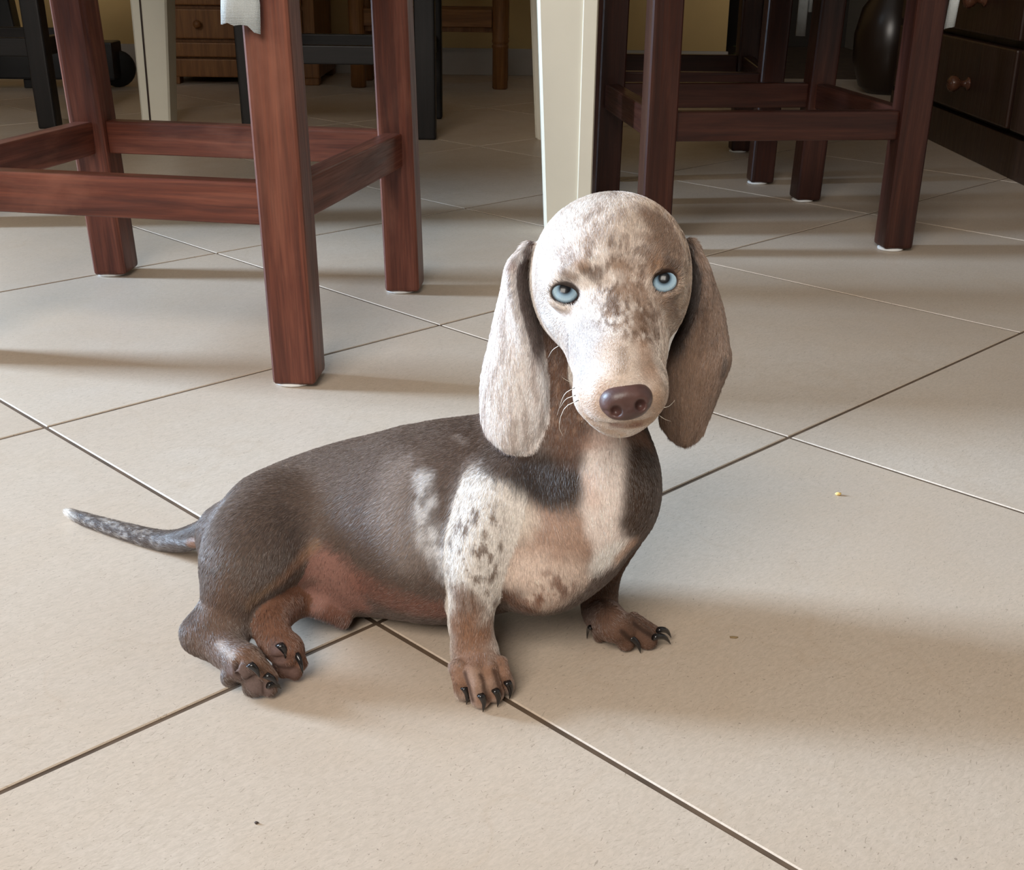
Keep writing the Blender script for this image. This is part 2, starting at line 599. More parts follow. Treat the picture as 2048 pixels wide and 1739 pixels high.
k1, k2, k3, k4 = (-0.555, 2.67), (-0.190, 2.67), (-0.196, 3.0), (-0.56, 3.0)
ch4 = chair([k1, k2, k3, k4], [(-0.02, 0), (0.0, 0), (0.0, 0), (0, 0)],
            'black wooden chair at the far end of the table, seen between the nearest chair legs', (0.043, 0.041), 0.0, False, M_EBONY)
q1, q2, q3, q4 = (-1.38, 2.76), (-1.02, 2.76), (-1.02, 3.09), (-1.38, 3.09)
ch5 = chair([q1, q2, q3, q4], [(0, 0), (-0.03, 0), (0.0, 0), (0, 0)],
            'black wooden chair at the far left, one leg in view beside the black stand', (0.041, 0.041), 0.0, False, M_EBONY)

# cushions rest on the seats above the frame; their ties hang into view
cu1 = cushion((-0.36, 1.31), 0.175, -0.17, 'grey cushion on the nearest chair, frayed cloth tie hanging by its front leg')
P0 = at_Y(486, 24, 1.083)
pts = []
for i in range(8):
    z = SEAT_Z + 0.01 - i * (SEAT_Z + 0.01 - P0[2] + 0.0105) / 7
    pts.append((P0[0] - 0.002 + 0.0015 * math.sin(i * 1.3), P0[1] - 0.004 * (i / 7), z))
inv = Matrix.Translation((-0.36, 1.31, SEAT_Z)) @ Matrix.Rotation(-0.17, 4, 'Z')
s1 = strap('cloth_tie', pts, 0.031, (1, 0.02, -0.18), M_GREYCLOTH, cu1, 0.003, 1.0)
s1.matrix_parent_inverse = inv.inverted()
# loose threads at the frayed edge
for k in range(7):
    a = Vector(at_Y(508 + random.uniform(4, 14), 5 + 7 * k, 1.078))
    b = a + Vector((random.uniform(0.002, 0.006), -0.002, random.uniform(-0.009, -0.002)))
    th = beam('thread', a, b, 0.0005, 0.0005, M_GREYCLOTH, s1, 0.0)
    M0 = th.matrix_local.copy()
    th.matrix_parent_inverse = Matrix.Identity(4)
    th.matrix_local = M0
cu2 = cushion((0.334, 1.847), 0.165, 0.12, 'grey cushion on the right-hand chair, short pale tie beside the drawers')
P0 = at_Y(1903, 30, 1.70)
pts = [(P0[0] + 0.004 - 0.006 * (i / 5) ** 2, P0[1], SEAT_Z + 0.01 - i * (SEAT_Z + 0.01 - P0[2] + 0.016) / 5) for i in range(6)]
s2 = strap('cloth_tie', pts, 0.012, (1, 0, 0.3), M_GREYCLOTH, cu2)
s2.matrix_parent_inverse = (Matrix.Translation((0.334, 1.847, SEAT_Z)) @ Matrix.Rotation(0.12, 4, 'Z')).inverted()
cu3 = cushion((0.27, 2.37), 0.165, 0.02, 'grey cushion on the rear right chair, two grey ties hanging in shadow')
for xx, yy, ww in ((1600, 72, 0.018), (1618, 24, 0.007)):
    P0 = at_Y(xx, yy, 2.60)
    pts = [(P0[0], P0[1], SEAT_Z + 0.01 - i * (SEAT_Z + 0.01 - P0[2]) / 5) for i in range(6)]
    s3 = strap('cloth_tie', pts, ww, (1, 0, 0), M_GREYCLOTH, cu3)
    s3.matrix_parent_inverse = (Matrix.Translation((0.27, 2.37, SEAT_Z)) @ Matrix.Rotation(0.02, 4, 'Z')).inverted()

# ------------------------------------------------------------------ cream table
tb = empty('dining_table', (-0.36, 2.25, 0))
tag(tb, 'cream painted dining table, its pale tapered legs standing behind the dog', 'table')
TBZ = 0.70


def table_leg(px, py, wt, wb, groove=-1):
    """square leg tapering to the foot, the outer side straight, a bead line near one edge"""
    bm = bmesh.new()
    H = TBZ
    secs = [(0.0, wb), (0.004, wb + 0.004), (H - 0.2, wt), (H, wt)]
    rings = []
    for z, w in secs:
        w0 = w
        # outer edge stays plumb, the inner one tapers
        xi, xo = (-(w0 - wt / 2), wt / 2)
        yi, yo = -wt / 2, (w0 - wt / 2)
        b = 0.004
        if groove < 0:
            xi, xo = -wt / 2 - 0.0, w0 - wt / 2
        ring = [(xi + b, yi), (xo - b, yi), (xo, yi + b), (xo, yo - b), (xo - b, yo), (xi + b, yo), (xi, yo - b), (xi, yi + b)]
        rings.append([bm.verts.new((x, y, z)) for x, y in ring])
    for a, b_ in zip(rings, rings[1:]):
        for k in range(8):
            bm.faces.new((a[k], a[(k + 1) % 8], b_[(k + 1) % 8], b_[k]))
    bm.faces.new(rings[0][::-1])
    bm.faces.new(rings[-1])
    o = link('leg', bm_mesh('leg', bm), M_CREAM, tb)
    o.location = (px - tb.location.x, py - tb.location.y, 0)
    return o


lg = table_leg(0.063, 1.80, 0.092, 0.062, 1)
# raised bead strip along the right side of the near leg face
bd = beam('bead', (0.035, -0.0465, 0.02), (0.0352, -0.0465, TBZ - 0.02), 0.019, 0.004, M_CREAM, lg, 0.0012)
table_leg(0.060, 2.72, 0.092, 0.060, 1)
lg3 = table_leg(-0.79, 2.86, 0.092, 0.060, -1)
beam('groove_bead', (-0.026, -0.0462, 0.006), (-0.020, -0.0462, TBZ - 0.02), 0.004, 0.002, M_DARKW, lg3, 0.0)
table_leg(-0.80, 1.80, 0.092, 0.062, -1)
top = box('table_top', (0, 0.06, TBZ + 0.016), (1.06, 1.2, 0.03), M_CREAM, tb, 0.006)
for a, b in (((-0.43, -0.44, 0.63), (0.39, -0.44, 0.63)), ((-0.43, 0.6, 0.63), (0.39, 0.6, 0.63)), ((-0.44, -0.4, 0.63), (-0.44, 0.56, 0.63)), ((0.42, -0.4, 0.63), (0.42, 0.42, 0.63))):
    beam('apron', a, b, 0.1, 0.022, M_CREAM, tb, 0.002)

# ------------------------------------------------------------------ drawer cabinet at the right
cab = empty('drawer_cabinet', (1.115, 2.3, 0))
tag(cab, 'dark wooden drawer cabinet with round knobs along the right-hand wall', 'cabinet')
CX, CY = 1.115, 2.3
y0c, y1c = 1.55, 3.06
box('body', (0.012, (y0c + y1c) / 2 - CY, 0.42), (0.41, y1c - y0c, 0.70), M_DARKW, cab, 0.002)
box('plinth', (0.0, (y0c + y1c) / 2 - CY, 0.036), (0.428, y1c - y0c + 0.01, 0.072), M_DARKW, cab, 0.002)
for (ya, yb) in ((2.305, 3.03), (1.575, 2.285)):
    for (za, zb) in ((0.084, 0.222), (0.236, 0.385), (0.399, 0.56), (0.574, 0.74)):
        dr = box('drawer', (0.903 - CX, (ya + yb) / 2 - CY, (za + zb) / 2), (0.02, yb - ya, zb - za), M_DARKW, cab, 0.004)
        # shared knob turned out of the front
        for ky in ((2.525,) if ya > 2 else (1.80, 2.06)):
            if za > 0.23 and ya > 2: ky = 2.50
            kb = lathe('knob', [(0.013, 0), (0.013, 0.003), (0.007, 0.006), (0.006, 0.016), (0.012, 0.021), (0.016, 0.028), (0.0155, 0.036), (0.009, 0.041), (0.002, 0.042)], M_KNOB, dr, 20)
            kb.location = (-0.010, ky - (ya + yb) / 2, 0.141 - 0.153)
            kb.rotation_euler = (0, -math.pi / 2, 0)
box('cabinet_top', (0.0, (y0c + y1c) / 2 - CY, 0.785), (0.46, y1c - y0c + 0.04, 0.03), M_DARKW, cab, 0.005)

# ------------------------------------------------------------------ far furniture
# honey-coloured chest of drawers against the back wall
ch = empty('chest_of_drawers', (-0.79, 3.84, 0))
tag(ch, 'honey coloured wooden chest of drawers by the back wall, left of the small side table', 'chest')
box('body', (0.0, 0.005, 0.40), (0.43, 0.33, 0.72), M_ORANGE, ch, 0.002)
box('plinth', (0.0, -0.002, 0.045), (0.45, 0.35, 0.05), M_ORANGE, ch, 0.004)
for sx in (-0.2, 0.2):
    for sy in (-0.15, 0.15):
        box('foot', (sx, sy, 0.0105), (0.045, 0.045, 0.021), M_ORANGE, ch, 0.003)
for za, zb in ((0.075, 0.115), (0.125, 0.205), (0.215, 0.37), (0.38, 0.54), (0.55, 0.74)):
    dr = box('drawer', (-0.01, -0.168, (za + zb) / 2), (0.385, 0.018, zb - za), M_ORANGE, ch, 0.004)
    if zb > 0.2:
        for kx in (-0.1, 0.1):
            kb = lathe('knob', [(0.007, 0), (0.006, 0.01), (0.012, 0.018), (0.009, 0.027), (0.002, 0.029)], M_ORANGE, dr, 16)
            kb.location = (kx, -0.009, 0)
            kb.rotation_euler = (math.pi / 2, 0, 0)
box('top', (0, -0.01, 0.777), (0.47, 0.37, 0.03), M_ORANGE, ch, 0.005)

# small turned-leg side table
st = empty('side_table', (-0.25, 3.74, 0))
tag(st, 'small honey-brown side table with ringed legs in front of the back wall', 'table')
M_ST = M_ORANGE
for lx in (-0.20, 0.203):
    for ly in (-0.10, 0.10):
        lgx = lathe('leg', [(0.019, 0.0), (0.022, 0.004), (0.0215, 0.11), (0.0235, 0.114), (0.0235, 0.119), (0.020, 0.122), (0.0235, 0.127), (0.0235, 0.132), (0.0225, 0.136), (0.024, 0.30), (0.026, 0.52)], M_ST, st, 20)
        lgx.location = (lx, ly, 0)
    beam('rail', (lx, -0.075, 0.19), (lx, 0.075, 0.19), 0.045, 0.02, M_ST, st, 0.003)
beam('rail', (-0.18, -0.10, 0.19), (0.18, -0.10, 0.19), 0.046, 0.02, M_ST, st, 0.003)
beam('rail', (-0.18, 0.10, 0.19), (0.18, 0.10, 0.19), 0.046, 0.02, M_ST, st, 0.003)
box('shelf', (0, 0, 0.16), (0.37, 0.19, 0.014), M_ST, st, 0.002)
box('table_top', (0, 0, 0.532), (0.48, 0.28, 0.022), M_ST, st, 0.005)

# black stand at the far left
bs = empty('black_stand', (-1.36, 3.6, 0))
tag(bs, 'low black metal stand with upright post and round end wheel, far left background', 'stand')
box('base_beam', (-0.05, -0.06, 0.075), (0.62, 0.09, 0.10), M_BLACK, bs, 0.006)
box('foot', (0.03, -0.06, 0.0125), (0.055, 0.06, 0.025), M_RUBBER, bs, 0.003)
box('foot', (-0.28, -0.06, 0.0125), (0.055, 0.06, 0.025), M_RUBBER, bs, 0.003)
beam('post', (-0.04, -0.05, 0.12), (-0.09, -0.05, 0.62), 0.07, 0.05, M_BLACK, bs, 0.006)
wh = lathe('wheel', [(0.01, -0.02), (0.044, -0.02), (0.05, -0.012), (0.05, 0.012), (0.044, 0.02), (0.01, 0.02)], M_RUBBER, bs, 24)
wh.location = (0.245, -0.03, 0.0505)
wh.rotation_euler = (math.pi / 2, 0, 0.5)
beam('axle', (0.2, -0.05, 0.0505), (0.245, -0.03, 0.0505), 0.016, 0.016, M_BLACK, bs, 0.002)

# things glimpsed at the dark doorway
pp = empty('potted_plant', (0.705, 3.93, 0))
tag(pp, 'small potted plant with green leaves on the floor by the dark doorway', 'plant')
M_POT = plain('dark_pot', (0.03, 0.026, 0.022), 0.6)
M_LEAF = plain('green_leaf', (0.10, 0.16, 0.03), 0.5, var=0.4, scale=30)
lathe('pot', [(0.028, 0), (0.038, 0.055), (0.041, 0.058), (0.041, 0.064), (0.034, 0.064), (0.033, 0.056)], M_POT, pp, 20)
for k in range(16):
    a = k * 2.399
    L = 0.035 + 0.02 * random.random()
    bm = bmesh.new()
    prof = [(0, 0.0015), (0.25, 0.008), (0.55, 0.010), (0.85, 0.005), (1.0, 0.0005)]
    rows = []
    for s, w in prof:
        z = 0.03 * s - 0.035 * s * s
        rows.append([bm.verts.new((s * L, -w, z + 0.002)), bm.verts.new((s * L, 0, z)), bm.verts.new((s * L, w, z + 0.002))])
    for r1, r2 in zip(rows, rows[1:]):
        for q in range(2):
            bm.faces.new((r1[q], r1[q + 1], r2[q + 1], r2[q]))
    lf = link('leaf', bm_mesh('leaf', bm, True), M_LEAF, pp)
    lf.location = (0.008 * math.cos(a), 0.008 * math.sin(a), 0.058 + 0.0018 * k)
    lf.rotation_euler = (0, -0.4 - 0.035 * k, a)

vz = empty('floor_vase', (1.055, 3.66, 0))
tag(vz, 'round dark bronze vase standing in the shadow behind the right-hand chair', 'vase')
M_VASE = plain('dark_bronze', (0.020, 0.011, 0.007), 0.3)
lathe('vessel', [(0.05, 0), (0.075, 0.02), (0.098, 0.09), (0.10, 0.16), (0.085, 0.23), (0.05, 0.28), (0.042, 0.31)], M_VASE, vz, 32)
lathe('lip', [(0.042, 0.309), (0.052, 0.335), (0.052, 0.342), (0.046, 0.342)], M_BRASS, vz, 32)

# crumbs on the floor
def crumb(px, py, sx, sy, sz, col, label):
    bm = bmesh.new()
    bmesh.ops.create_icosphere(bm, subdivisions=2, radius=1.0)
    for v in bm.verts:
        v.co *= 1 + random.uniform(-0.25, 0.25)
        v.co = Vector((v.co.x * sx, v.co.y * sy, max(-0.8 * sz, v.co.z * sz)))
    o = link('crumb', bm_mesh('crumb', bm, True), plain('crumb', col, 0.7))
    o.location = Vector(at_h(px, py, 0)) + Vector((0, 0, 0.8 * sz))
    tag(o, label, 'crumb', 'crumbs on the tiles')


crumb(1676, 990, 0.0022, 0.0016, 0.0014, (0.78, 0.55, 0.2), 'tiny yellow crumb lying on the beige tiles right of the dog')
crumb(1468, 1275, 0.0030, 0.0010, 0.0006, (0.22, 0.15, 0.07), 'thin brown crumb beside the claws of the far front paw')
crumb(513, 1646, 0.0011, 0.0009, 0.0006, (0.05, 0.03, 0.02), 'tiny dark speck on the bottom left tile below the hind paws')

# ================================================================== the dog
# ---- signed-distance modelling: every limb is a tapered capsule or ellipsoid, blended into one skin
def smin(a, b, k):
    if k <= 0: return np.minimum(a, b)
    h = np.maximum(k - np.abs(a - b), 0) / k
    return np.minimum(a, b) - h * h * k * 0.25


class Cone:
    def __init__(s, a, b, ra, rb):
        s.a, s.b, s.ra, s.rb = np.asarray(a, float), np.asarray(b, float), ra, rb
        r = max(ra, rb)
        s.lo = np.minimum(s.a, s.b) - r
        s.hi = np.maximum(s.a, s.b) + r

    def d(s, P):
        ba = s.b - s.a
        t = np.clip(((P - s.a) @ ba) / max(ba @ ba, 1e-12), 0, 1)
        q = P - s.a - t[:, None] * ba
        return np.sqrt((q * q).sum(1)) - (s.ra + t * (s.rb - s.ra))


class Chain:
    def __init__(s, cones):
        s.c = cones
        s.lo = np.min([c.lo for c in cones], 0)
        s.hi = np.max([c.hi for c in cones], 0)

    def d(s, P):
        D = s.c[0].d(P)
        for c in s.c[1:]: D = np.minimum(D, c.d(P))
        return D


class Ell:
    def __init__(s, c, M, r):            # M rows: unit axes
        s.c, s.M, s.r = np.asarray(c, float), np.asarray(M, float), np.asarray(r, float)
        R = max(r)
        s.lo, s.hi = s.c - R, s.c + R

    def d(s, P):
        q = (P - s.c) @ s.M.T
        k0 = np.sqrt(((q / s.r) ** 2).sum(1))
        k1 = np.sqrt(((q / s.r ** 2) ** 2).sum(1))
        return np.where(k1 > 1e-9, k0 * (k0 - 1) / np.maximum(k1, 1e-9), -min(s.r))


class Sheet:
    """thin flap: distance to a surface patch minus half its thickness"""
    def __init__(s, V, Fc, th):
        s.V, s.th = V, th
        s.bvh = BVHTree.FromPolygons([tuple(v) for v in V], Fc, all_triangles=False)
        s.lo, s.hi = V.min(0) - 0.004, V.max(0) + 0.004

    def d(s, P):
        fn = s.bvh.find_nearest
        out = np.empty(len(P))
        for i, p in enumerate(P):
            r = fn(p, 0.03)
            out[i] = (r[3] if r[0] is not None else 0.03) - s.th
        return out


def cam_axes(deg=0.0, tip=0.0):
    """unit axes right/up/towards-viewer turned by deg in the picture plane and tipped by tip about right"""
    c, s_ = math.cos(math.radians(deg)), math.sin(math.radians(deg))
    x = c * AX_R + s_ * AX_U
    y = -s_ * AX_R + c * AX_U
    z = -AX_F
    ct, st_ = math.cos(math.radians(tip)), math.sin(math.radians(tip))
    return np.array([x, ct * y + st_ * z, -st_ * y + ct * z])


def mpp(p):
    return optz(p) / FPX


def S(p, rp, k=0.01):                     # sphere at a point, radius in picture pixels
    r = rp * mpp(p)
    return (Cone(p, p, r, r), k)


def Cn(p, rp, q, rq, k=0.01):
    return (Cone(p, q, rp * mpp(p), rq * mpp(q)), k)


def El(p, rx, ry, rz, deg=0.0, k=0.01, tip=0.0):
    s_ = mpp(p)
    return (Ell(p, cam_axes(deg, tip), (rx * s_, ry * s_, rz)), k)


def spline(P, n):                         # Catmull-Rom along axis 0
    m_ = len(P)
    out = []
    for t in np.linspace(0, m_ - 1, n):
        i = min(int(t), m_ - 2)
        f = t - i
        p0 = P[i - 1] if i > 0 else 2 * P[0] - P[1]
        p3 = P[i + 2] if i + 2 < m_ else 2 * P[-1] - P[-2]
        p1, p2 = P[i], P[i + 1]
        out.append(0.5 * (2 * p1 + (p2 - p0) * f + (2 * p0 - 5 * p1 + 4 * p2 - p3) * f * f + (3 * p1 - p0 - 3 * p2 + p3) * f ** 3))
    return np.array(out)


def chain(pts, k=0.01):
    A = np.array([[*p, r * mpp(p)] for p, r in pts])
    B = spline(A, (len(A) - 1) * 5 + 1) if len(A) > 2 else A
    return [(Chain([Cone(a[:3], b[:3], a[3], b[3]) for a, b in zip(B, B[1:])]), k)]


Z, H, YY = at_z, at_h, at_Y
dog_groups = []                           # (prims, blend with the rest)

# torso, chest, neck
def back_off(p, d):                       # the same spot in the picture, d metres farther along its ray
    v = np.asarray(p) - CAM
    return CAM + v * (1 + d / np.linalg.norm(v))


rump, loin, mid, rib = H(492, 1085, 0.047), back_off(H(600, 1070, 0.055), .016), back_off(H(750, 1051, 0.060), .012), back_off(H(890, 1042, 0.066), .003)
chest, withers = Z(1105, 1030, 0.722), Z(1030, 975, 0.748)
TORSO = [
    *chain([(rump, 93), (back_off(H(545, 1078, .05), .008), 122), (loin, 150), (back_off(H(675, 1060, .058), .018), 168), (mid, 180), (back_off(H(820, 1046, .063), .007), 188), (rib, 192), (Z(1000, 1030, .742), 186), (chest, 166)], 0.02),
    *chain([(rib, 180), (withers, 148), (Z(1125, 850, 0.735), 112)], 0.02),
    *chain([(Z(1145, 940, 0.722), 142), (Z(1168, 800, 0.712), 122), (Z(1185, 700, 0.704), 116), (Z(1205, 590, 0.70), 112)], 0.02),
    El(Z(1256, 975, 0.708), 62, 104, 0.034, 0, 0.015),
    El(Z(1135, 1070, 0.702), 96, 84, 0.030, -35, 0.02),
    El(Z(1078, 1150, 0.703), 82, 74, 0.030, 10, 0.02),
    El(Z(1205, 960, 0.700), 70, 105, 0.026, 0, 0.02),
]
dog_groups.append((TORSO, 0.0))
# head
HD = 7.0
HEADP = [
    El(Z(1219, 531, 0.672), 149, 136, 0.056, HD, 0.01),
    El(Z(1222, 520, 0.645), 122, 104, 0.036, HD, 0.02),
    El(Z(1137, 594, 0.660), 61, 86, 0.036, HD, 0.015),
    El(Z(1312, 582, 0.660), 54, 86, 0.036, HD, 0.015),
    *chain([(Z(1220, 600, 0.648), 120), (Z(1232, 680, 0.628), 104), (Z(1240, 745, 0.608), 88)], 0.015),
    *chain([(Z(1222, 590, 0.632), 60), (Z(1243, 765, 0.586), 60)], 0.012),
    El(Z(1194, 793, 0.602), 46, 50, 0.024, 5, 0.008),
    El(Z(1290, 786, 0.602), 44, 52, 0.024, -5, 0.008),
    El(Z(1244, 832, 0.606), 60, 27, 0.022, 3, 0.006),
    El(Z(1242, 812, 0.597), 62, 34, 0.018, 3, 0.006),
    Cn(Z(1240, 824, 0.616), 46, Z(1215, 740, 0.670), 75, 0.01),
    El(Z(1148, 549, 0.6235), 40, 20, 0.0145, 10, 0.010),
    El(Z(1320, 526, 0.6265), 36, 19, 0.0145, 4, 0.010),
]
E_L, E_R = (1130, 588), (1330, 563)


def ear_sheet(rows, zf):
    """bicubic patch through rows of (x, y, towards-viewer) hanging plumb from the skull"""
    G = np.array([[Z(x, y, zf - dc + (y - 485) * 0.000098) for x, y, dc in r] for r in rows])
    nu, nv = 24, 48
    G = spline(G, nv)
    G = spline(np.swapaxes(G, 0, 1), nu)
    V = G.reshape(-1, 3)
    Fc = [(u * nv + v, u * nv + v + 1, (u + 1) * nv + v + 1, (u + 1) * nv + v) for u in range(nu - 1) for v in range(nv - 1)]
    return V, Fc


ear_rows_a = [
    [(1078, 502, -.012), (1063, 488, -.004), (1053, 494, -.012), (1049, 505, -.021), (1052, 524, -.028)],
    [(1068, 552, -.028), (1029, 534, .005), (1022, 532, -.004), (1020, 534, -.014), (1023, 542, -.026)],
    [(1072, 624, -.028), (1033, 604, .010), (1021, 602, .004), (1008, 600, -.006), (1004, 600, -.018)],
    [(1085, 702, -.020), (1056, 684, .010), (1033, 684, .008), (1000, 682, .0), (985, 680, -.012)],
    [(1090, 768, -.008), (1078, 766, .007), (1035, 762, .010), (988, 760, .003), (968, 760, -.009)],
    [(1091, 834, .000), (1074, 838, .009), (1030, 840, .013), (985, 838, .005), (967, 828, -.004)],
    [(1084, 872, .004), (1060, 883, .009), (1030, 886, .012), (998, 880, .008), (975, 860, .001)],
    [(1070, 889, .007), (1050, 897, .009), (1030, 899, .010), (1010, 894, .009), (990, 880, .005)]]
ear_rows_b = [
    [(1362, 494, -.012), (1377, 482, -.006), (1386, 487, -.012), (1392, 500, -.021), (1392, 520, -.028)],
    [(1378, 550, -.028), (1405, 534, .001), (1414, 544, -.005), (1418, 555, -.014), (1416, 562, -.026)],
    [(1374, 632, -.026), (1406, 600, .006), (1420, 610, .001), (1434, 610, -.008), (1438, 612, -.018)],
    [(1350, 690, -.018), (1380, 664, .007), (1412, 680, .006), (1442, 680, -.002), (1450, 680, -.014)],
    [(1340, 736, -.010), (1354, 726, .004), (1400, 730, .008), (1444, 725, .002), (1455, 722, -.010)],
    [(1333, 790, -.006), (1347, 790, .003), (1390, 790, .008), (1420, 786, .003), (1433, 782, -.008)],
    [(1324, 838, -.004), (1342, 853, .002), (1374, 858, .006), (1400, 848, .002), (1412, 836, -.006)],
    [(1340, 868, -.001), (1354, 880, .001), (1372, 885, .003), (1390, 876, .002), (1402, 864, .0)]]
EARS = [ear_sheet(ear_rows_a, 0.652), ear_sheet(ear_rows_b, 0.660)]
HEAD_CORE = list(HEADP)
for V, Fc in EARS:
    HEADP.append((Sheet(V, Fc, 0.0021), 0.002))
dog_groups.append((HEADP, 0.005))

# front leg near the viewer (the dog's right)
claws = []
g = [*chain([(YY(1005, 1010, .634), 96), (YY(968, 1085, .618), 72), (YY(950, 1150, .609), 54), (YY(944, 1215, .604), 46),
             (YY(944, 1262, .601), 43), (H(950, 1310, .019), 49), (H(958, 1338, .015), 47)], 0.01)]
for x0, y0, x1, y1, r in [(916, 1335, 928, 1381, 20), (946, 1342, 961, 1396, 21), (976, 1338, 990, 1386, 19), (1000, 1325, 1014, 1370, 16)]:
    a, b = H(x0, y0, .020), H(x1, y1, .0064)
    g.append((Chain([Cn(a, r - 1, H((x0 + x1) / 2, (y0 + y1) / 2 - 2, .0155), r - 2)[0], Cn(H((x0 + x1) / 2, (y0 + y1) / 2 - 2, .0155), r - 2, b, r)[0]]), 0.0012))
    claws.append((H(x1 + 1, y1 - 1, .0108), H(x1 + 5, y1 + 27, .0012), 7.2))
g.append(El(H(908, 1235, .034), 12, 36, .006, 0, 0.006))
dog_groups.append((g, 0.010))
# front leg on the far side
g = [*chain([(YY(1240, 1040, .672), 60), (YY(1206, 1130, .672), 42), (YY(1199, 1190, .672), 37), (YY(1202, 1222, .670), 38),
             (H(1222, 1246, .017), 36), (H(1242, 1254, .015), 32)], 0.01)]
for (x0, y0, x1, y1, r) in [(1200, 1245, 1200, 1268, 15), (1228, 1255, 1252, 1283, 19), (1255, 1246, 1295, 1279, 20), (1266, 1236, 1308, 1263, 13)]:
    a, b = H(x0, y0, .017), H(x1, y1, .0060)
    g.append(Cn(a, r, b, r, 0.0012))
claws += [(H(1180, 1257, .012), H(1174, 1276, .002), 5), (H(1262, 1278, .010), H(1281, 1305, .0012), 6.5),
          (H(1312, 1275, .010), H(1341, 1287, .002), 6.5), (H(1320, 1261, .011), H(1342, 1274, .003), 6)]
dog_groups.append((g, 0.008))
# hind leg near the viewer, folded on the floor
g = [*chain([(H(545, 1050, .066), 104), (H(500, 1108, .060), 97), (H(470, 1165, .050), 66), (H(456, 1205, .040), 46), (H(406, 1264, .024), 37)], 0.01),
     Cn(H(456, 1210, .036), 42, H(474, 1262, .026), 28, .012),
     *chain([(H(402, 1270, .023), 34), (H(452, 1302, .021), 35), (H(488, 1325, .020), 39)], 0.01),
     El(H(463, 1343, .013), 20, 29, .011, -8, 0.0010), S(H(486, 1334, .021), 25, 0.0008), Cn(H(500, 1350, .014), 20, H(508, 1368, .0085), 25, 0.0008),
     S(H(536, 1374, .0070), 19, 0.0008), Cn(H(508, 1326, .021), 24, H(538, 1354, .013), 18, 0.0015)]
claws += [(H(503, 1333, .027), H(519, 1354, .021), 8), (H(536, 1354, .0175), H(556, 1371, .012), 7), (H(541, 1371, .011), H(562, 1376, .006), 6)]
dog_groups.append((g, 0.014))
# far hind leg
g = [*chain([(back_off(H(640, 1198, .026), .02), 34), (back_off(H(592, 1198, .028), .006), 38), (H(546, 1235, .030), 37), (H(550, 1275, .024), 36), (H(572, 1300, .020), 36)], 0.008),
     S(H(549, 1297, .021), 22, .0008), S(H(568, 1331, .010), 24, .0008), S(H(588, 1341, .0075), 18, .0008), Cn(H(577, 1292, .020), 27, H(599, 1325, .013), 16, .0015)]
claws += [(H(561, 1294, .027), H(571, 1316, .020), 8), (H(594, 1312, .020), H(606, 1346, .012), 7)]
dog_groups.append((g, 0.005))
dog_groups.append(([Cn(H(640, 1215, .022), 22, H(686, 1240, .010), 16, 0.004)], 0.008))
# tail lying on the floor
dog_groups.append((chain([(H(445, 1062, .050), 44), (H(405, 1068, .036), 27), (H(362, 1080, .016), 22), (H(325, 1080, .0085), 20), (H(285, 1072, .007), 19),
                          (H(220, 1054, .006), 16), (H(165, 1037, .005), 13), (H(138, 1025, .006), 9)], 0.006), 0.012))
GNAMES = ['torso', 'head', 'leg1', 'leg2', 'leg3', 'leg4', 'sheath', 'tail']

dog_post = []                              # lids added after the openings are cut
dog_cuts = []                              # (prim, k)
# crease of the mouth and chin
mouth = [Z(1180, 848, .594), Z(1210, 852, .589), Z(1238, 849, .587), Z(1252, 844, .586), Z(1268, 847, .587), Z(1298, 842, .590), Z(1318, 832, .597)]
for a, b in zip(mouth, mouth[1:]):
    dog_cuts.append((Cone(a, b, .0011, .0011), 0.003))


for a, b, r_ in ((H(930, 1342, .0240), H(945, 1402, .0090), .0019), (H(961, 1346, .0245), H(976, 1405, .0090), .0019), (H(988, 1336, .0240), H(1003, 1392, .0090), .0019),
                 (H(1241, 1260, .0210), H(1274, 1288, .0090), .0017), (H(1266, 1243, .0220), H(1304, 1272, .0120), .0017),
                 (H(474, 1322, .0262), H(481, 1372, .0130), .0017), (H(478, 1358, .0205), H(520, 1348, .0225), .0016), (H(523, 1352, .0185), H(527, 1392, .0050), .0015),
                 (H(548, 1318, .0190), H(594, 1314, .0225), .0016), (H(578, 1330, .0170), H(582, 1360, .0050), .0014)):
    dog_cuts.append((Cone(a, b, r_, r_), 0.0018))


def dog_sdf(P, groups=None, cuts=True, margin=0.03):
    D = np.full(len(P), 1.0)
    for prims, kg in (groups or dog_groups):
        Dg = np.full(len(P), 1.0)
        for pr, k in prims:
            m_ = margin + k
            if isinstance(pr, Sheet): m_ = 0.02
            idx = np.nonzero(((P > pr.lo - m_) & (P < pr.hi + m_)).all(1))[0]
            if len(idx) == 0: continue
            Dg[idx] = smin(Dg[idx], pr.d(P[idx]), k)
        D = smin(D, Dg, kg)
    if cuts:
        for pr, k in dog_cuts:
            idx = np.nonzero(((P > pr.lo - margin) & (P < pr.hi + margin)).all(1))[0]
            if len(idx): D[idx] = -smin(-D[idx], pr.d(P[idx]), k)
        for pr, k in dog_post:
            idx = np.nonzero(((P > pr.lo - margin) & (P < pr.hi + margin)).all(1))[0]
            if len(idx): D[idx] = smin(D[idx], pr.d(P[idx]), k)
        D = np.maximum(D, 0.0004 - P[:, 2])   # flattened where it rests on the floor
    return D


def march(x, y, z0=0.5, z1=0.9, **kw):
    """first surface point along a picture ray"""
    zs = np.arange(z0, z1, 0.001)
    P = CAM + zs[:, None] * ray(x, y)
    D = dog_sdf(P, **kw)
    i = np.nonzero(D < 0)[0]
    if len(i) == 0: return None
    i = i[0]
    if i == 0: return P[0]
    t = D[i - 1] / (D[i - 1] - D[i])
    return P[i - 1] + t * (P[i] - P[i - 1])


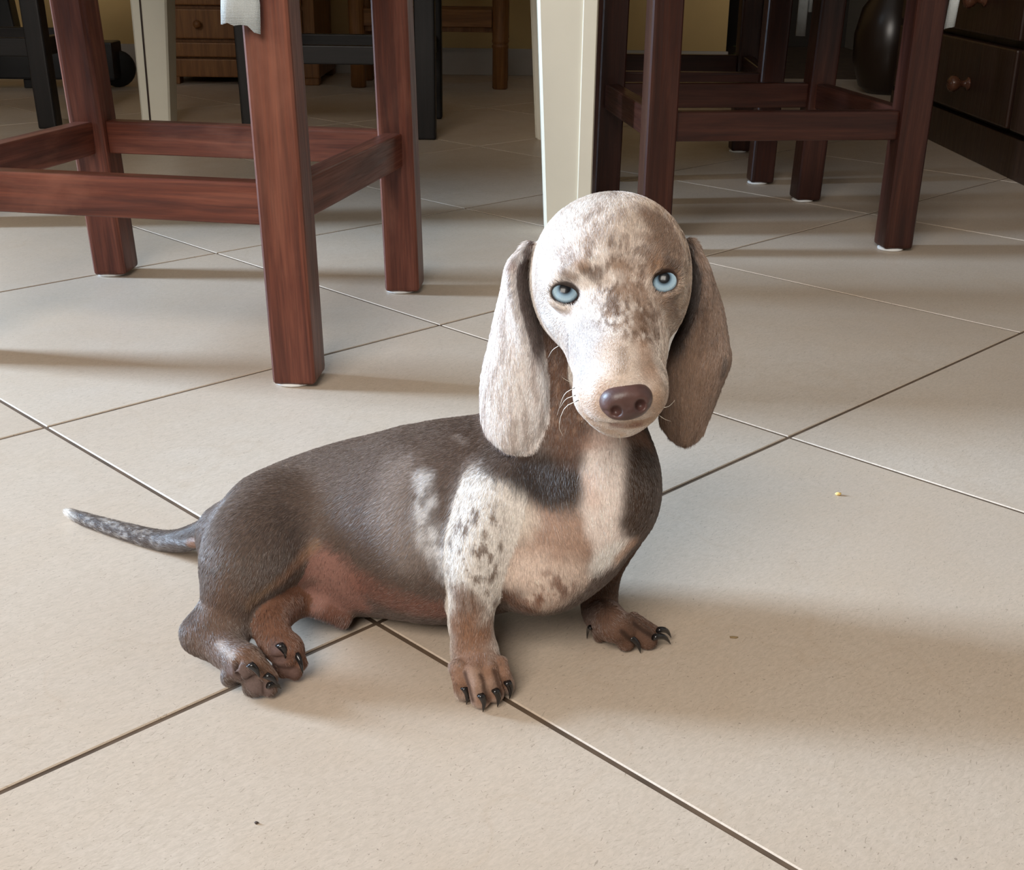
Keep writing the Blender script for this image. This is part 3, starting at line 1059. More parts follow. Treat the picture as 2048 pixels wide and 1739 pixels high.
# eyes: lid swelling, almond opening, then the ball set into it
EYES = []
for (ex, ey), deg, rx, ry in ((E_L, -18, 29, 22), (E_R, 18, 26, 23)):
    p = march(ex, ey, groups=[(HEAD_CORE, 0)], cuts=False)
    s_ = mpp(p)
    tow = (CAM - p) / np.linalg.norm(CAM - p)
    lid = (Ell(p - tow * .002, cam_axes(deg), (36 * s_, 30 * s_, .0055)), 0.006)
    dog_groups[1][0].append(lid)
    HEAD_CORE.append(lid)
    dog_cuts.append((Ell(p + tow * .003, cam_axes(deg), (rx * s_, ry * s_, .012)), 0.002))
    ax_ = cam_axes(deg)
    dog_post.append((Ell(p - tow * .0012 + ax_[1] * (ry + 1.5) * s_ - ax_[0] * 2 * s_, cam_axes(deg - 3), (31 * s_, 9.5 * s_, .0042)), 0.002))
    dog_post.append((Ell(p - tow * .0018 - ax_[1] * (ry + 3) * s_, cam_axes(deg), (26 * s_, 6 * s_, .0036)), 0.002))
    EYES.append((p - tow * .0078, tow, p, deg, rx * s_, ry * s_))


def surface_nets(f, lo, hi, h, block=8):
    """sparse naive surface nets of f < 0"""
    n = np.ceil((hi - lo) / h / block).astype(int) * block
    nb = n // block
    cc = np.stack(np.meshgrid(*[np.arange(k) for k in nb], indexing='ij'), -1).reshape(-1, 3)
    C = lo + (cc + 0.5) * block * h
    d = f(C)
    near = np.abs(d) < block * h * 1.1
    G = np.repeat(np.repeat(np.repeat(np.where(d < 0, -1.0, 1.0).astype(np.float32).reshape(nb), block, 0), block, 1), block, 2)
    off = np.stack(np.meshgrid(*[np.arange(block)] * 3, indexing='ij'), -1).reshape(-1, 3)
    idx = (cc[near][:, None, :] * block + off[None]).reshape(-1, 3)
    CH = 400000
    for k in range(0, len(idx), CH):
        ii = idx[k:k + CH]
        G[ii[:, 0], ii[:, 1], ii[:, 2]] = f(lo + ii * h)
    s_ = G < 0
    n0, n1, n2 = G.shape
    cnt = np.zeros((n0 - 1, n1 - 1, n2 - 1), np.int8)
    for dx in (0, 1):
        for dy in (0, 1):
            for dz in (0, 1):
                cnt += s_[dx:n0 - 1 + dx, dy:n1 - 1 + dy, dz:n2 - 1 + dz]
    act = (cnt > 0) & (cnt < 8)
    cells = np.argwhere(act)
    vid = np.full(act.shape, -1, np.int32)
    vid[act] = np.arange(len(cells))
    acc = np.zeros((len(cells), 3))
    num = np.zeros(len(cells))
    corners = [(dx, dy, dz) for dx in (0, 1) for dy in (0, 1) for dz in (0, 1)]
    vals = {c: G[cells[:, 0] + c[0], cells[:, 1] + c[1], cells[:, 2] + c[2]].astype(float) for c in corners}
    for c in corners:
        for ax in range(3):
            if c[ax]: continue
            e = list(c)
            e[ax] = 1
            e = tuple(e)
            a, b = vals[c], vals[e]
            x = (a < 0) != (b < 0)
            t = np.where(x, a / np.where(a - b == 0, 1, a - b), 0)
            q = np.tile(np.array(c, float), (len(cells), 1))
            q[:, ax] += t
            acc[x] += q[x]
            num[x] += 1
    V = lo + (cells + acc / np.maximum(num, 1)[:, None]) * h
    quads = []
    for ax in range(3):
        a1, a2 = (ax + 1) % 3, (ax + 2) % 3
        sl0, sl1 = [slice(None)] * 3, [slice(None)] * 3
        sl0[ax], sl1[ax] = slice(0, -1), slice(1, None)
        A, B = s_[tuple(sl0)], s_[tuple(sl1)]
        e = np.argwhere(A != B)
        e = e[(e[:, a1] > 0) & (e[:, a2] > 0) & (e[:, a1] < G.shape[a1] - 1) & (e[:, a2] < G.shape[a2] - 1)]
        flip = A[e[:, 0], e[:, 1], e[:, 2]]
        q = []
        for o1, o2 in ((-1, -1), (0, -1), (0, 0), (-1, 0)):
            c = e.copy()
            c[:, a1] += o1
            c[:, a2] += o2
            q.append(vid[c[:, 0], c[:, 1], c[:, 2]])
        q = np.stack(q, 1)
        q[~flip] = q[~flip][:, ::-1]
        quads.append(q)
    return V, np.concatenate(quads)


def mesh_np(name, V, Q, smooth=True):
    me = bpy.data.meshes.new(name)
    me.vertices.add(len(V))
    me.vertices.foreach_set('co', V.astype(np.float32).ravel())
    n = Q.shape[1]
    me.loops.add(Q.size)
    me.loops.foreach_set('vertex_index', Q.astype(np.int32).ravel())
    me.polygons.add(len(Q))
    me.polygons.foreach_set('loop_start', np.arange(0, Q.size, n, dtype=np.int32))
    me.polygons.foreach_set('use_smooth', np.full(len(Q), smooth))
    me.update(calc_edges=True)
    me.validate()
    return me


DOG_LO, DOG_HI = np.array([-0.345, 0.50, -0.006]), np.array([0.135, 0.83, 0.30])
VOX = 0.0013
DV, DQ = surface_nets(dog_sdf, DOG_LO, DOG_HI, VOX)


def relax(V, Q, it, keep=None):
    n = len(V)
    cnt = np.zeros(n)
    for k in range(4): np.add.at(cnt, Q[:, k], 2)
    for _ in range(it):
        acc = np.zeros_like(V)
        for k in range(4):
            for c in range(3):
                acc[:, c] += np.bincount(Q[:, k], V[Q[:, (k + 1) % 4], c] + V[Q[:, k - 1], c], n)
        W = acc / np.maximum(cnt, 1)[:, None]
        V = V + 0.5 * (W - V)
    return V


_r1 = relax(DV, DQ, 1)
_r3 = relax(_r1, DQ, 3)
_w = np.clip((DV[:, 2] - .035) / .02, 0, 1)[:, None]
DV = _r1 + _w * (_r3 - _r1)
DN = np.zeros_like(DV)
_fn = np.cross(DV[DQ[:, 2]] - DV[DQ[:, 0]], DV[DQ[:, 3]] - DV[DQ[:, 1]])
for k in range(4): np.add.at(DN, DQ[:, k], _fn)
DN /= np.maximum(np.linalg.norm(DN, axis=1), 1e-12)[:, None]
print('dog verts', len(DV))
DOG_O = np.array([-0.03, 0.66, 0.0])
dog = empty('dog', DOG_O)
tag(dog, 'brown and white merle dachshund puppy with pale blue eyes sitting on the tiles', 'dog')
body_me = mesh_np('body', DV - DOG_O, DQ)
body = link('body', body_me, None, dog)

# ---- per-vertex bookkeeping
GD = np.stack([dog_sdf(DV, groups=[(pr, 0)], cuts=False) for pr, kg in dog_groups], 1)
GID = GD.argmin(1)
core = dog_sdf(DV, groups=[(HEAD_CORE, 0)], cuts=False)
sheets = [p for p, k in HEADP if isinstance(p, Sheet)]
EAR_ID = np.zeros(len(DV), int)
EAR_U = np.ones(len(DV))
for n_, sh in enumerate(sheets):
    idx = np.nonzero((GID == 1) & ((DV > sh.lo - .004) & (DV < sh.hi + .004)).all(1))[0]
    dd = sh.d(DV[idx])
    sel = idx[(dd < 0.0015) & (core[idx] > 0.0012)]
    EAR_ID[sel] = n_ + 1
    for i_ in sel:
        EAR_U[i_] = (sh.bvh.find_nearest(DV[i_])[2] // 47) / 22.0
DOG_BVH = BVHTree.FromPolygons([tuple(v) for v in DV], [tuple(int(i) for i in q) for q in DQ], all_triangles=False)


def hit(x, y):
    d = Vector(ray(x, y)).normalized()
    r = DOG_BVH.ray_cast(Vector(CAM), d, 2.0)
    return np.array(r[0]) if r[0] is not None else None


def lin(c):
    c = np.asarray(c, float) / 255
    return np.where(c <= .04045, c / 12.92, ((c + .055) / 1.055) ** 2.4)


def vnoise(P, f, seed=0):
    """smooth value noise in 3-D, 0..1"""
    Q = P * f + seed * 17.31
    i = np.floor(Q).astype(np.int64)
    u = Q - i
    u = u * u * (3 - 2 * u)

    def hsh(a, b, c):
        h = (a * 374761393 + b * 668265263 + c * 2147483647 + seed * 144269504) & 0xffffffff
        h = ((h ^ (h >> 13)) * 1274126177) & 0xffffffff
        return ((h ^ (h >> 16)) & 0xffff) / 65535.0
    r = 0
    for dx in (0, 1):
        for dy in (0, 1):
            for dz in (0, 1):
                w = (u[:, 0] if dx else 1 - u[:, 0]) * (u[:, 1] if dy else 1 - u[:, 1]) * (u[:, 2] if dz else 1 - u[:, 2])
                r = r + w * hsh(i[:, 0] + dx, i[:, 1] + dy, i[:, 2] + dz)
    return r


def fbm(P, f, seed=0, o=3):
    P = P @ ROT3
    return sum(vnoise(P, f * 2 ** k, seed + k) * 0.5 ** k for k in range(o)) / sum(0.5 ** k for k in range(o))


ROT3 = np.array(Euler((0.6, 0.9, 0.4)).to_matrix())


def sstep(a, b, x):
    t = np.clip((x - a) / (b - a), 0, 1)
    return t * t * (3 - 2 * t)


# ---- coat colours (painted as patches on the skin, with some shade and sheen put in)
LIV, DRK, WHT, TAN, PNK, SIL = lin((94, 79, 71)), lin((52, 42, 37)), lin((228, 222, 216)), lin((150, 108, 80)), lin((148, 108, 97)), lin((150, 138, 132))
CLR = np.tile(LIV, (len(DV), 1))
EDGE = (fbm(DV, 160, 3) - 0.5)
SPK = fbm(DV, 420, 5)
SPK2 = fbm(DV, 230, 9)


def dab(pts, r, col, op=1.0, soft=0.5, groups=None, ear=None, wob=0.35, mask=None):
    """paint a stroke through surface points seen at these picture spots"""
    W3 = [hit(*p) for p in pts]
    W3 = [w for w in W3 if w is not None]
    if not W3: return
    d = np.full(len(DV), 1.0)
    segs = list(zip(W3, W3[1:])) if len(W3) > 1 else [(W3[0], W3[0])]
    for a, b in segs:
        d = np.minimum(d, Cone(a, b, 0, 0).d(DV))
    rm = r * mpp(W3[0])
    d = d + EDGE * wob * rm * 2
    w = op * (1 - sstep(rm * (1 - soft), rm * (1 + soft), d))
    if groups is not None: w = w * np.isin(GID, [GNAMES.index(g_) for g_ in groups])
    if ear is not None: w = w * (EAR_ID == ear if isinstance(ear, int) else EAR_ID > 0)
    elif groups is not None and 'head' in groups: w = w * (EAR_ID == 0)
    if mask is not None: w = w * mask
    CLR[:] += w[:, None] * (np.asarray(col) - CLR)


def region(mask, col, op=1.0):
    w = (mask * op)[:, None]
    CLR[:] += w * (np.asarray(col) - CLR)


isg = lambda *n_: np.isin(GID, [GNAMES.index(q) for q in n_]).astype(float)
# torso
T_ = ['torso', 'leg3', 'leg1']
BW_ = lin((216, 216, 219))
RAG = .35 + .65 * sstep(.40, .56, fbm(DV, 260, 15))
dab([(848, 955), (852, 1000), (838, 1050), (868, 1100), (890, 1150)], 20, BW_, .9, .8, ['torso'], mask=RAG)
dab([(872, 1080), (890, 1120)], 26, BW_, .65, .9, ['torso'], mask=RAG)
dab([(800, 940), (780, 1030), (815, 1110)], 40, SIL, .6, .9, ['torso'])  # window sheen on the ribs painted into the coat as silver
dab([(955, 930), (965, 990)], 30, SIL, .55, .9, ['torso', 'leg1'])
dab([(915, 872), (932, 884)], 8, SIL, .6, .9, ['torso'])
# belly
dab([(600, 1140), (640, 1130), (690, 1160), (700, 1200), (640, 1190)], 46, PNK, .85, .5, ['torso', 'sheath'])
dab([(730, 1170), (800, 1205), (880, 1220)], 34, lin((128, 88, 76)), .8, .8, ['torso'])
dab([(660, 1230), (690, 1245)], 18, lin((120, 82, 68)), .8, .6, ['sheath'])
dab([(632, 1088), (585, 1135), (540, 1172), (500, 1205)], 11, lin((150, 120, 94)), .6, .9)
dab([(610, 1110), (560, 1160)], 14, lin((136, 100, 82)), .5, .9, ['torso', 'leg3'])
# chest and throat
dab([(1060, 1050), (1120, 1050), (1170, 1070), (1140, 1110), (1060, 1110)], 52, lin((172, 142, 124)), .9, .8, ['torso', 'leg1'])
dab([(1015, 990), (1030, 1040)], 42, lin((210, 198, 186)), .9, .6, ['torso', 'leg1'])
dab([(1020, 1140), (1080, 1150), (1140, 1160), (1080, 1200)], 42, lin((208, 188, 174)), .9, .7, ['torso'])
dab([(1040, 1210), (1090, 1200)], 26, lin((170, 128, 104)), .6, .7, ['torso'], mask=sstep(.45, .6, SPK2))
dab([(1012, 1190), (1035, 1208), (1060, 1218)], 17, lin((92, 64, 50)), .85, .7, ['torso'])  # brown patch painted with the armpit's shade in it
dab([(1100, 1165), (1130, 1175), (1050, 1190)], 26, lin((112, 76, 58)), .8, .6, ['torso'], mask=sstep(.5, .6, SPK2))
dab([(1215, 890), (1205, 950), (1205, 1010), (1215, 1060), (1235, 1095)], 44, lin((226, 212, 204)), .97, .4, ['torso'])
dab([(1200, 1125), (1235, 1100)], 26, WHT, .9, .6, ['torso'])
dab([(1185, 1000), (1175, 960)], 16, lin((205, 178, 164)), .5, .8, ['torso'])
dab([(1130, 870), (1130, 930)], 26, lin((84, 60, 48)), .9, .6, ['torso'])
dab([(1020, 925), (1070, 950), (1110, 965)], 42, DRK, .97, .5, ['torso', 'leg1'])
dab([(1000, 900), (1050, 910)], 36, lin((70, 58, 52)), .9, .6, ['torso', 'leg1'])
dab([(1290, 920), (1288, 1000), (1280, 1040)], 40, lin((66, 50, 40)), .97, .4, ['torso'])
dab([(1265, 1085), (1240, 1110)], 16, lin((170, 132, 104)), .7, .8, ['torso'])
dab([(1170, 880), (1290, 875)], 22, lin((168, 128, 108)), .6, .8, ['torso'])
dab([(1110, 700), (1115, 780), (1130, 850)], 50, lin((98, 72, 58)), .95, .5, ['torso'])
dab([(1110, 720), (1125, 800), (1140, 860)], 40, lin((150, 120, 100)), .7, .6, ['torso'], mask=sstep(.52, .62, SPK2))
# near foreleg: white with liver ticking, tan below
region(isg('leg1') * (1 - sstep(.105, .125, DV[:, 2])), lin((214, 206, 198)), .95)
dab([(960, 985), (940, 1060), (935, 1120)], 50, lin((216, 210, 204)), .9, .6, ['leg1', 'torso'], mask=1 - .5 * sstep(.5, .62, SPK2))
dab([(945, 1050), (950, 1100), (945, 1160), (950, 1215)], 60, lin((100, 78, 62)), .85, .4, ['leg1'], mask=sstep(.52, .62, fbm((DV + .004 * (fbm(DV, 300, 61)[:, None] - .5)) @ ROT3 * [1, 1, 1.7], 230, 21, 4)))
dab([(925, 1195), (945, 1215), (930, 1230)], 26, lin((110, 80, 62)), .8, .6, ['leg1'])
dab([(915, 1250), (975, 1262)], 28, lin((146, 116, 98)), .9, .8, ['leg1'])
dab([(940, 1290), (950, 1330), (960, 1370), (1000, 1350), (920, 1360)], 56, lin((130, 94, 72)), .95, .6, ['leg1'])
dab([(945, 1350), (955, 1380), (985, 1370)], 16, lin((160, 134, 118)), .6, .8, ['leg1'])
dab([(1015, 918), (1055, 942), (1095, 966), (1122, 980)], 42, DRK, .95, .5, ['torso', 'leg1'])
dab([(985, 905), (1000, 935)], 26, lin((92, 78, 70)), .85, .8, ['torso', 'leg1'])
GROOVE_SHADE = [[(930, 1345), (938, 1372), (945, 1400)], [(961, 1350), (968, 1378), (976, 1402)], [(988, 1340), (996, 1366), (1003, 1388)]]  # shade between the toes, painted as dark lines
for gr in GROOVE_SHADE:
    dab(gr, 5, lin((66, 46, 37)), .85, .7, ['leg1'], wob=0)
# far foreleg
region(isg('leg2'), lin((98, 72, 58)), .95)
dab([(1205, 1140), (1195, 1180)], 30, lin((84, 64, 52)), .8, .6, ['leg2'])
dab([(1270, 1240), (1300, 1265)], 20, lin((92, 70, 58)), .7, .7, ['leg2'])
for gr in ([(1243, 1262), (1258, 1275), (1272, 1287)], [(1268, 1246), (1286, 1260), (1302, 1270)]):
    dab(gr, 5, lin((52, 37, 30)), .85, .7, ['leg2'], wob=0)  # far paw's toe gaps get painted shade too
# hind legs
dab([(450, 1200), (400, 1265), (450, 1300)], 40, lin((104, 82, 70)), .8, .6, ['leg3'])
dab([(490, 1315), (520, 1340), (540, 1360)], 34, lin((118, 88, 70)), .9, .6, ['leg3'])
dab([(462, 1345), (480, 1340), (505, 1370), (530, 1380)], 18, lin((108, 92, 88)), .9, .4, ['leg3'])
dab([(438, 1288), (462, 1310)], 9, lin((196, 186, 180)), .5, .9, ['leg3'])
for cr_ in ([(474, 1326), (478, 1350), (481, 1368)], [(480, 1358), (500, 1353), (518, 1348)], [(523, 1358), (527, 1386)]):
    dab(cr_, 3.5, lin((58, 42, 36)), .8, .7, ['leg3'], wob=0)  # shade in the pad creases painted as thin dark lines
region(isg('leg4'), lin((118, 82, 64)), .95)
dab([(550, 1318), (570, 1317), (592, 1313)], 3.5, lin((58, 42, 36)), .8, .7, ['leg4'], wob=0)  # crease shade painted across the far hind pads
dab([(550, 1300), (565, 1335), (585, 1345)], 18, lin((104, 82, 76)), .9, .4, ['leg4'])
dab([(640, 1215), (700, 1220)], 20, lin((80, 56, 44)), .8, .6, ['leg4'])
# tail
region(isg('tail'), lin((78, 68, 64)), .9)
region(isg('tail') * sstep(.5, .62, SPK) * (1 - sstep(-.26, -.22, DV[:, 0])), lin((170, 165, 162)), .8)
region(isg('tail') * (1 - sstep(-.318, -.306, DV[:, 0] + EDGE * .012)), WHT, .95)
dab([(395, 1085), (385, 1092)], 14, lin((140, 96, 68)), .7, .7, ['tail'])
# head: pale merle on the dog's right, browner on its left
HM = (GID == 1) & (EAR_ID == 0)
HX = to_px(DV)[:, 0]
side = ((DV - Z(1225, 560, .64)) @ cam_axes(HD)[0])              # metres across the face
HB = sstep(-.012, .035, side + EDGE * .012)[:, None]
CLR[HM] = (lin((226, 216, 209)) * (1 - HB) + lin((190, 168, 149)) * HB)[HM]
mott = sstep(.50, .63, fbm(DV, 150, 31)) * (0.22 + 0.6 * HB[:, 0])
region(HM * mott, lin((132, 106, 88)), .75)
H_ = ['head']
FV = np.stack([DV @ AX_R * 1.7, DV @ AX_U * .75, DV @ AX_F], 1)        # fine vertical ticking of the face
tick = sstep(.50, .60, fbm(FV, 330, 71)) * (0.25 + 0.75 * HB[:, 0])
region(HM * tick * (1 - .6 * sstep(.06, .03, np.linalg.norm(DV - Z(1245, 800, .58), axis=1))), lin((122, 96, 78)), .6)
tick2 = sstep(.54, .62, fbm(FV, 420, 81))
region(HM * tick2 * HB[:, 0], lin((222, 210, 200)), .5)
dab([(1318, 445), (1352, 490), (1345, 520), (1308, 440)], 34, lin((126, 101, 84)), .85, .4, H_)
dab([(1260, 440), (1240, 480)], 26, lin((168, 148, 130)), .5, .8, H_)
dab([(1195, 470), (1185, 480)], 20, lin((150, 128, 112)), .55, .7, H_)
dab([(1160, 530), (1172, 538)], 11, lin((172, 136, 106)), .7, .8, H_)
dab([(1175, 545), (1192, 560), (1200, 545)], 10, lin((84, 64, 52)), .75, .7, H_)
dab([(1125, 548), (1150, 558)], 9, lin((120, 96, 80)), .75, .7, H_)
dab([(1312, 522), (1305, 540)], 13, lin((156, 120, 90)), .7, .8, H_)
dab([(1330, 520), (1350, 535)], 9, lin((74, 56, 46)), .7, .7, H_)
dab([(1240, 550), (1232, 600), (1228, 640)], 30, lin((146, 118, 96)), .8, .6, H_, mask=sstep(.42, .58, fbm(DV, 210, 41)))
dab([(1270, 560), (1280, 600), (1275, 650)], 34, lin((138, 110, 90)), .8, .6, H_, mask=sstep(.42, .58, fbm(DV, 210, 42)))
TK3 = sstep(.50, .57, fbm(FV, 300, 91))
dab([(1215, 520), (1235, 570), (1240, 630), (1270, 660)], 48, lin((104, 79, 62)), .8, .5, H_, mask=TK3)
dab([(1285, 520), (1290, 600), (1310, 660)], 40, lin((110, 85, 68)), .75, .5, H_, mask=TK3)
dab([(1180, 450), (1240, 480), (1150, 500)], 50, lin((140, 116, 100)), .6, .6, H_, mask=sstep(.52, .60, fbm(FV, 240, 93)))
dab([(1228, 610), (1232, 625)], 9, lin((104, 78, 60)), .7, .7, H_)
dab([(1290, 640), (1310, 660)], 20, lin((110, 84, 66)), .65, .7, H_)
dab([(1330, 605), (1345, 620)], 20, lin((120, 96, 80)), .7, .7, H_)
dab([(1120, 622), (1135, 626)], 9, lin((150, 130, 116)), .6, .7, H_)
dab([(1130, 660), (1160, 720), (1175, 690)], 26, lin((214, 206, 202)), .8, .8, H_)
dab([(1140, 690), (1165, 740), (1185, 700), (1160, 660)], 34, lin((176, 167, 163)), .85, .8, H_)  # darker patch painted in to tone down the side light on this cheek
dab([(1230, 700), (1235, 740)], 40, lin((196, 172, 152)), .7, .8, H_)
dab([(1245, 700), (1246, 740)], 10, lin((160, 142, 128)), .7, .7, H_)
dab([(1290, 700), (1300, 740)], 26, lin((166, 132, 108)), .7, .7, H_)
dab([(1165, 800), (1175, 835), (1215, 860)], 26, lin((210, 186, 168)), .8, .8, H_)
dab([(1315, 790), (1310, 830), (1270, 850)], 26, lin((176, 146, 122)), .85, .8, H_)
dab([(1205, 780), (1200, 820)], 20, lin((190, 160, 138)), .7, .8, H_)
dab([(1225, 848), (1280, 848)], 7, lin((120, 78, 66)), .7, .7, H_)
dab([(1185, 862), (1245, 868), (1300, 848)], 8, lin((224, 200, 180)), .7, .7, H_)
# lids
for (ec, tow_, ep, deg_, rx_, ry_) in EYES:
    ax_ = cam_axes(deg_)
    q_ = (DV - ep) @ ax_.T
    ee = np.sqrt((q_[:, 0] / rx_) ** 2 + ((q_[:, 1]) / ry_) ** 2)
    ee = np.where(np.abs(q_[:, 2]) < .012, ee, 9)
    region((1 - sstep(.98, 1.16, ee)) * HM, lin((52, 37, 32)), .92)
region(((GID == 1) & (EAR_ID == 0) & (core > .002)).astype(float), lin((70, 49, 39)), .9)
# ears
EA, EB = (EAR_ID == 1).astype(float), (EAR_ID == 2).astype(float)
region(EA, lin((226, 217, 212)), 1)
region(EB, lin((142, 117, 100)), 1)
streak = fbm(DV * [3.0, 3.0, 0.45], 150, 51)
region(EA * sstep(.5, .66, streak), lin((178, 164, 156)), .7)
region(EB * sstep(.5, .66, streak), lin((110, 88, 74)), .6)
outw = DN @ AX_F
region((EA + EB) * sstep(.1, .5, outw), lin((104, 72, 58)), .8)
hi_ = sstep(Z(1060, 740, .67)[2], Z(1060, 690, .67)[2], DV[:, 2])
region(EA * (1 - sstep(.22, .31, EAR_U)) * hi_, lin((78, 54, 43)), .92)
region(EB * (1 - sstep(.22, .31, EAR_U)) * hi_, lin((52, 37, 30)), .92)
dab([(1035, 495), (1022, 530)], 12, lin((150, 122, 110)), .6, .7, ear=1)
dab([(1452, 720), (1448, 740)], 12, lin((60, 46, 38)), .6, .7, ear=2)

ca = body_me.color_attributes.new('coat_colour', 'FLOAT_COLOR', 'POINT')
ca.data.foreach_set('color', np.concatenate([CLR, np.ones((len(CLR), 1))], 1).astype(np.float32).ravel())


def skin_mat():
    t = NT('puppy_coat')
    at = t.n('ShaderNodeAttribute', attribute_name='coat_colour')
    v = t.coords('Object', (1, 1, 1))
    nz = t.noise(v, 900, 2, 0.6)
    c = t.mix(t.ramp(nz, [(0.3, 0.25), (0.7, 0.0)]), at.outputs['Color'], (0.03, 0.022, 0.018))
    t.bump(nz, 0.25, 0.0008)
    return t.set(Base_Color=c, Roughness=0.8, Specular_IOR_Level=0.15)


body_me.materials.append(skin_mat())

# ---- eyes
EYE_R = 0.0092


def eye_mat():
    t = NT('pale_blue_eye')
    tc = t.n('ShaderNodeTexCoord')
    sp = t.n('ShaderNodeSeparateXYZ')
    t.l(tc.outputs['Object'], sp.inputs[0])
    ln = t.n('ShaderNodeVectorMath', operation='LENGTH')
    cb = t.n('ShaderNodeCombineXYZ')
    t.l(sp.outputs['X'], cb.inputs['X'])
    t.l(sp.outputs['Y'], cb.inputs['Y'])
    t.l(cb.outputs[0], ln.inputs[0])
    rr = t.n('ShaderNodeMath', operation='MULTIPLY')
    rr.inputs[1].default_value = 1 / EYE_R
    t.l(ln.outputs['Value'], rr.inputs[0])
    at = t.n('ShaderNodeMath', operation='ARCTAN2')
    t.l(sp.outputs['Y'], at.inputs[0])
    t.l(sp.outputs['X'], at.inputs[1])
    cv = t.n('ShaderNodeCombineXYZ')
    t.l(at.outputs[0], cv.inputs['X'])
    t.l(rr.outputs[0], cv.inputs['Y'])
    mp = t.n('ShaderNodeMapping')
    mp.inputs['Scale'].default_value = (9, 1.2, 1)
    t.l(cv.outputs[0], mp.inputs['Vector'])
    nz = t.noise(mp.outputs[0], 2.0, 3)
    c = t.ramp(rr.outputs[0], [(0.0, (.004, .004, .006)), (.29, (.006, .007, .010)), (.36, (.10, .15, .20)), (.46, (.27, .38, .47)), (.62, (.40, .53, .63)), (.70, (.22, .30, .36)), (.76, (.04, .04, .045)), (.84, (.14, .08, .07))])
    c = t.mix(t.ramp(nz, [(0.35, 0.0), (0.7, 0.35)]), c, (.62, .75, .82), 'OVERLAY')
    return t.set(Base_Color=c, Roughness=0.3, Coat_Weight=0.3, Coat_Roughness=0.06, Specular_IOR_Level=0.2)


M_EYE = eye_mat()
for (ec, tow_, *_r), up, lr in zip(EYES, (0.36, 0.22), (0.02, -0.05)):
    bm = bmesh.new()
    bmesh.ops.create_uvsphere(bm, u_segments=32, v_segments=20, radius=EYE_R)
    ob = link('eye', bm_mesh('eye', bm, True), M_EYE, dog)
    gz = Vector(tow_ + AX_U * up + AX_R * lr).normalized()
    ob.location = Vector(ec - DOG_O)
    ob.rotation_euler = gz.to_track_quat('Z', 'Y').to_euler()

# ---- nose leather
np_ = hit(1250, 792)
zn = optz(np_)
NOSE = [El(Z(1250, 793, zn + .0055), 50, 30, .0100, HD, 0.003), El(Z(1229, 803, zn + .0063), 30, 31, .0095, HD, 0.003), El(Z(1276, 797, zn + .0063), 28, 31, .0095, HD, 0.003),
        El(Z(1253, 823, zn + .0058), 33, 17, .0082, HD, 0.003)]
NCUT = [(Ell(Z(1233, 823, zn - .0045), cam_axes(-20), (13.5 * mpp(np_), 13 * mpp(np_), .0078)), .0015),
        (Ell(Z(1283, 810, zn - .0045), cam_axes(25), (12.5 * mpp(np_), 12.5 * mpp(np_), .0078)), .0015),
        (Cone(Z(1222, 829, zn - .003), Z(1208, 822, zn + .003), .0012, .0007), .0012),
        (Cone(Z(1293, 816, zn - .003), Z(1304, 806, zn + .003), .0012, .0007), .0012),
        (Cone(Z(1256, 812, zn - .0065), Z(1256, 846, zn - .001), .0006, .0008), .0014)]


def nose_sdf(P):
    D = np.full(len(P), 1.0)
    for pr, k in NOSE: D = smin(D, pr.d(P), k)
    for pr, k in NCUT: D = -smin(-D, pr.d(P), k)
    return D


nlo = np.min([p.lo for p, k in NOSE], 0) - .002
nhi = np.max([p.hi for p, k in NOSE], 0) + .002
NV, NQ = surface_nets(nose_sdf, nlo, nhi, 0.0006)
NV = relax(NV, NQ, 2)
tn = NT('liver_nose')
vv = tn.coords('Object', (1, 1, 1))
cell = tn.n('ShaderNodeTexVoronoi')
cell.inputs['Scale'].default_value = 900
tn.l(vv, cell.inputs['Vector'])
tn.bump(cell.outputs['Distance'], 0.12, 0.0004)
tn.set(Base_Color=tn.ramp(tn.noise(vv, 90, 3), [(0.3, lin((66, 44, 41))), (0.7, lin((88, 60, 55)))]), Roughness=0.46, Coat_Weight=0.12, Coat_Roughness=0.25)
link('nose', mesh_np('nose', NV - DOG_O, NQ), tn.m, dog)

# ---- claws
M_CLAW = plain('dark_claw', (0.012, 0.010, 0.010), 0.22, var=0.3, scale=200)
for a, b, rp in claws:
    a, b = np.asarray(a), np.asarray(b)
    r0 = rp * mpp(a) * 1.08
    bm = bmesh.new()
    dv = b - a
    L = np.linalg.norm(dv)
    zz = dv / L
    upv = np.array([0, 0, 1.0]) - zz * zz[2]
    upv /= max(np.linalg.norm(upv), 1e-6)
    sd = np.cross(zz, upv)
    a = a - zz * .002
    rings = []
    for t_ in np.linspace(0, 1, 7):
        c = a + zz * (L + .002) * t_ + upv * (0.16 * L * math.sin(math.pi * t_))
        r = r0 * (1 - t_ ** 1.7) * .95 + .00025
        rings.append([bm.verts.new(tuple(c - DOG_O + r * (math.cos(q) * sd * .8 + math.sin(q) * upv))) for q in np.linspace(0, 2 * math.pi, 11)[:-1]])
    for r1, r2 in zip(rings, rings[1:]):
        for q in range(10):
            bm.faces.new((r1[q], r1[(q + 1) % 10], r2[(q + 1) % 10], r2[q]))
    bm.faces.new(rings[0][::-1])
    bm.faces.new(rings[-1])
    bmesh.ops.recalc_face_normals(bm, faces=bm.faces)
    link('claw', bm_mesh('claw', bm, True), M_CLAW, dog)

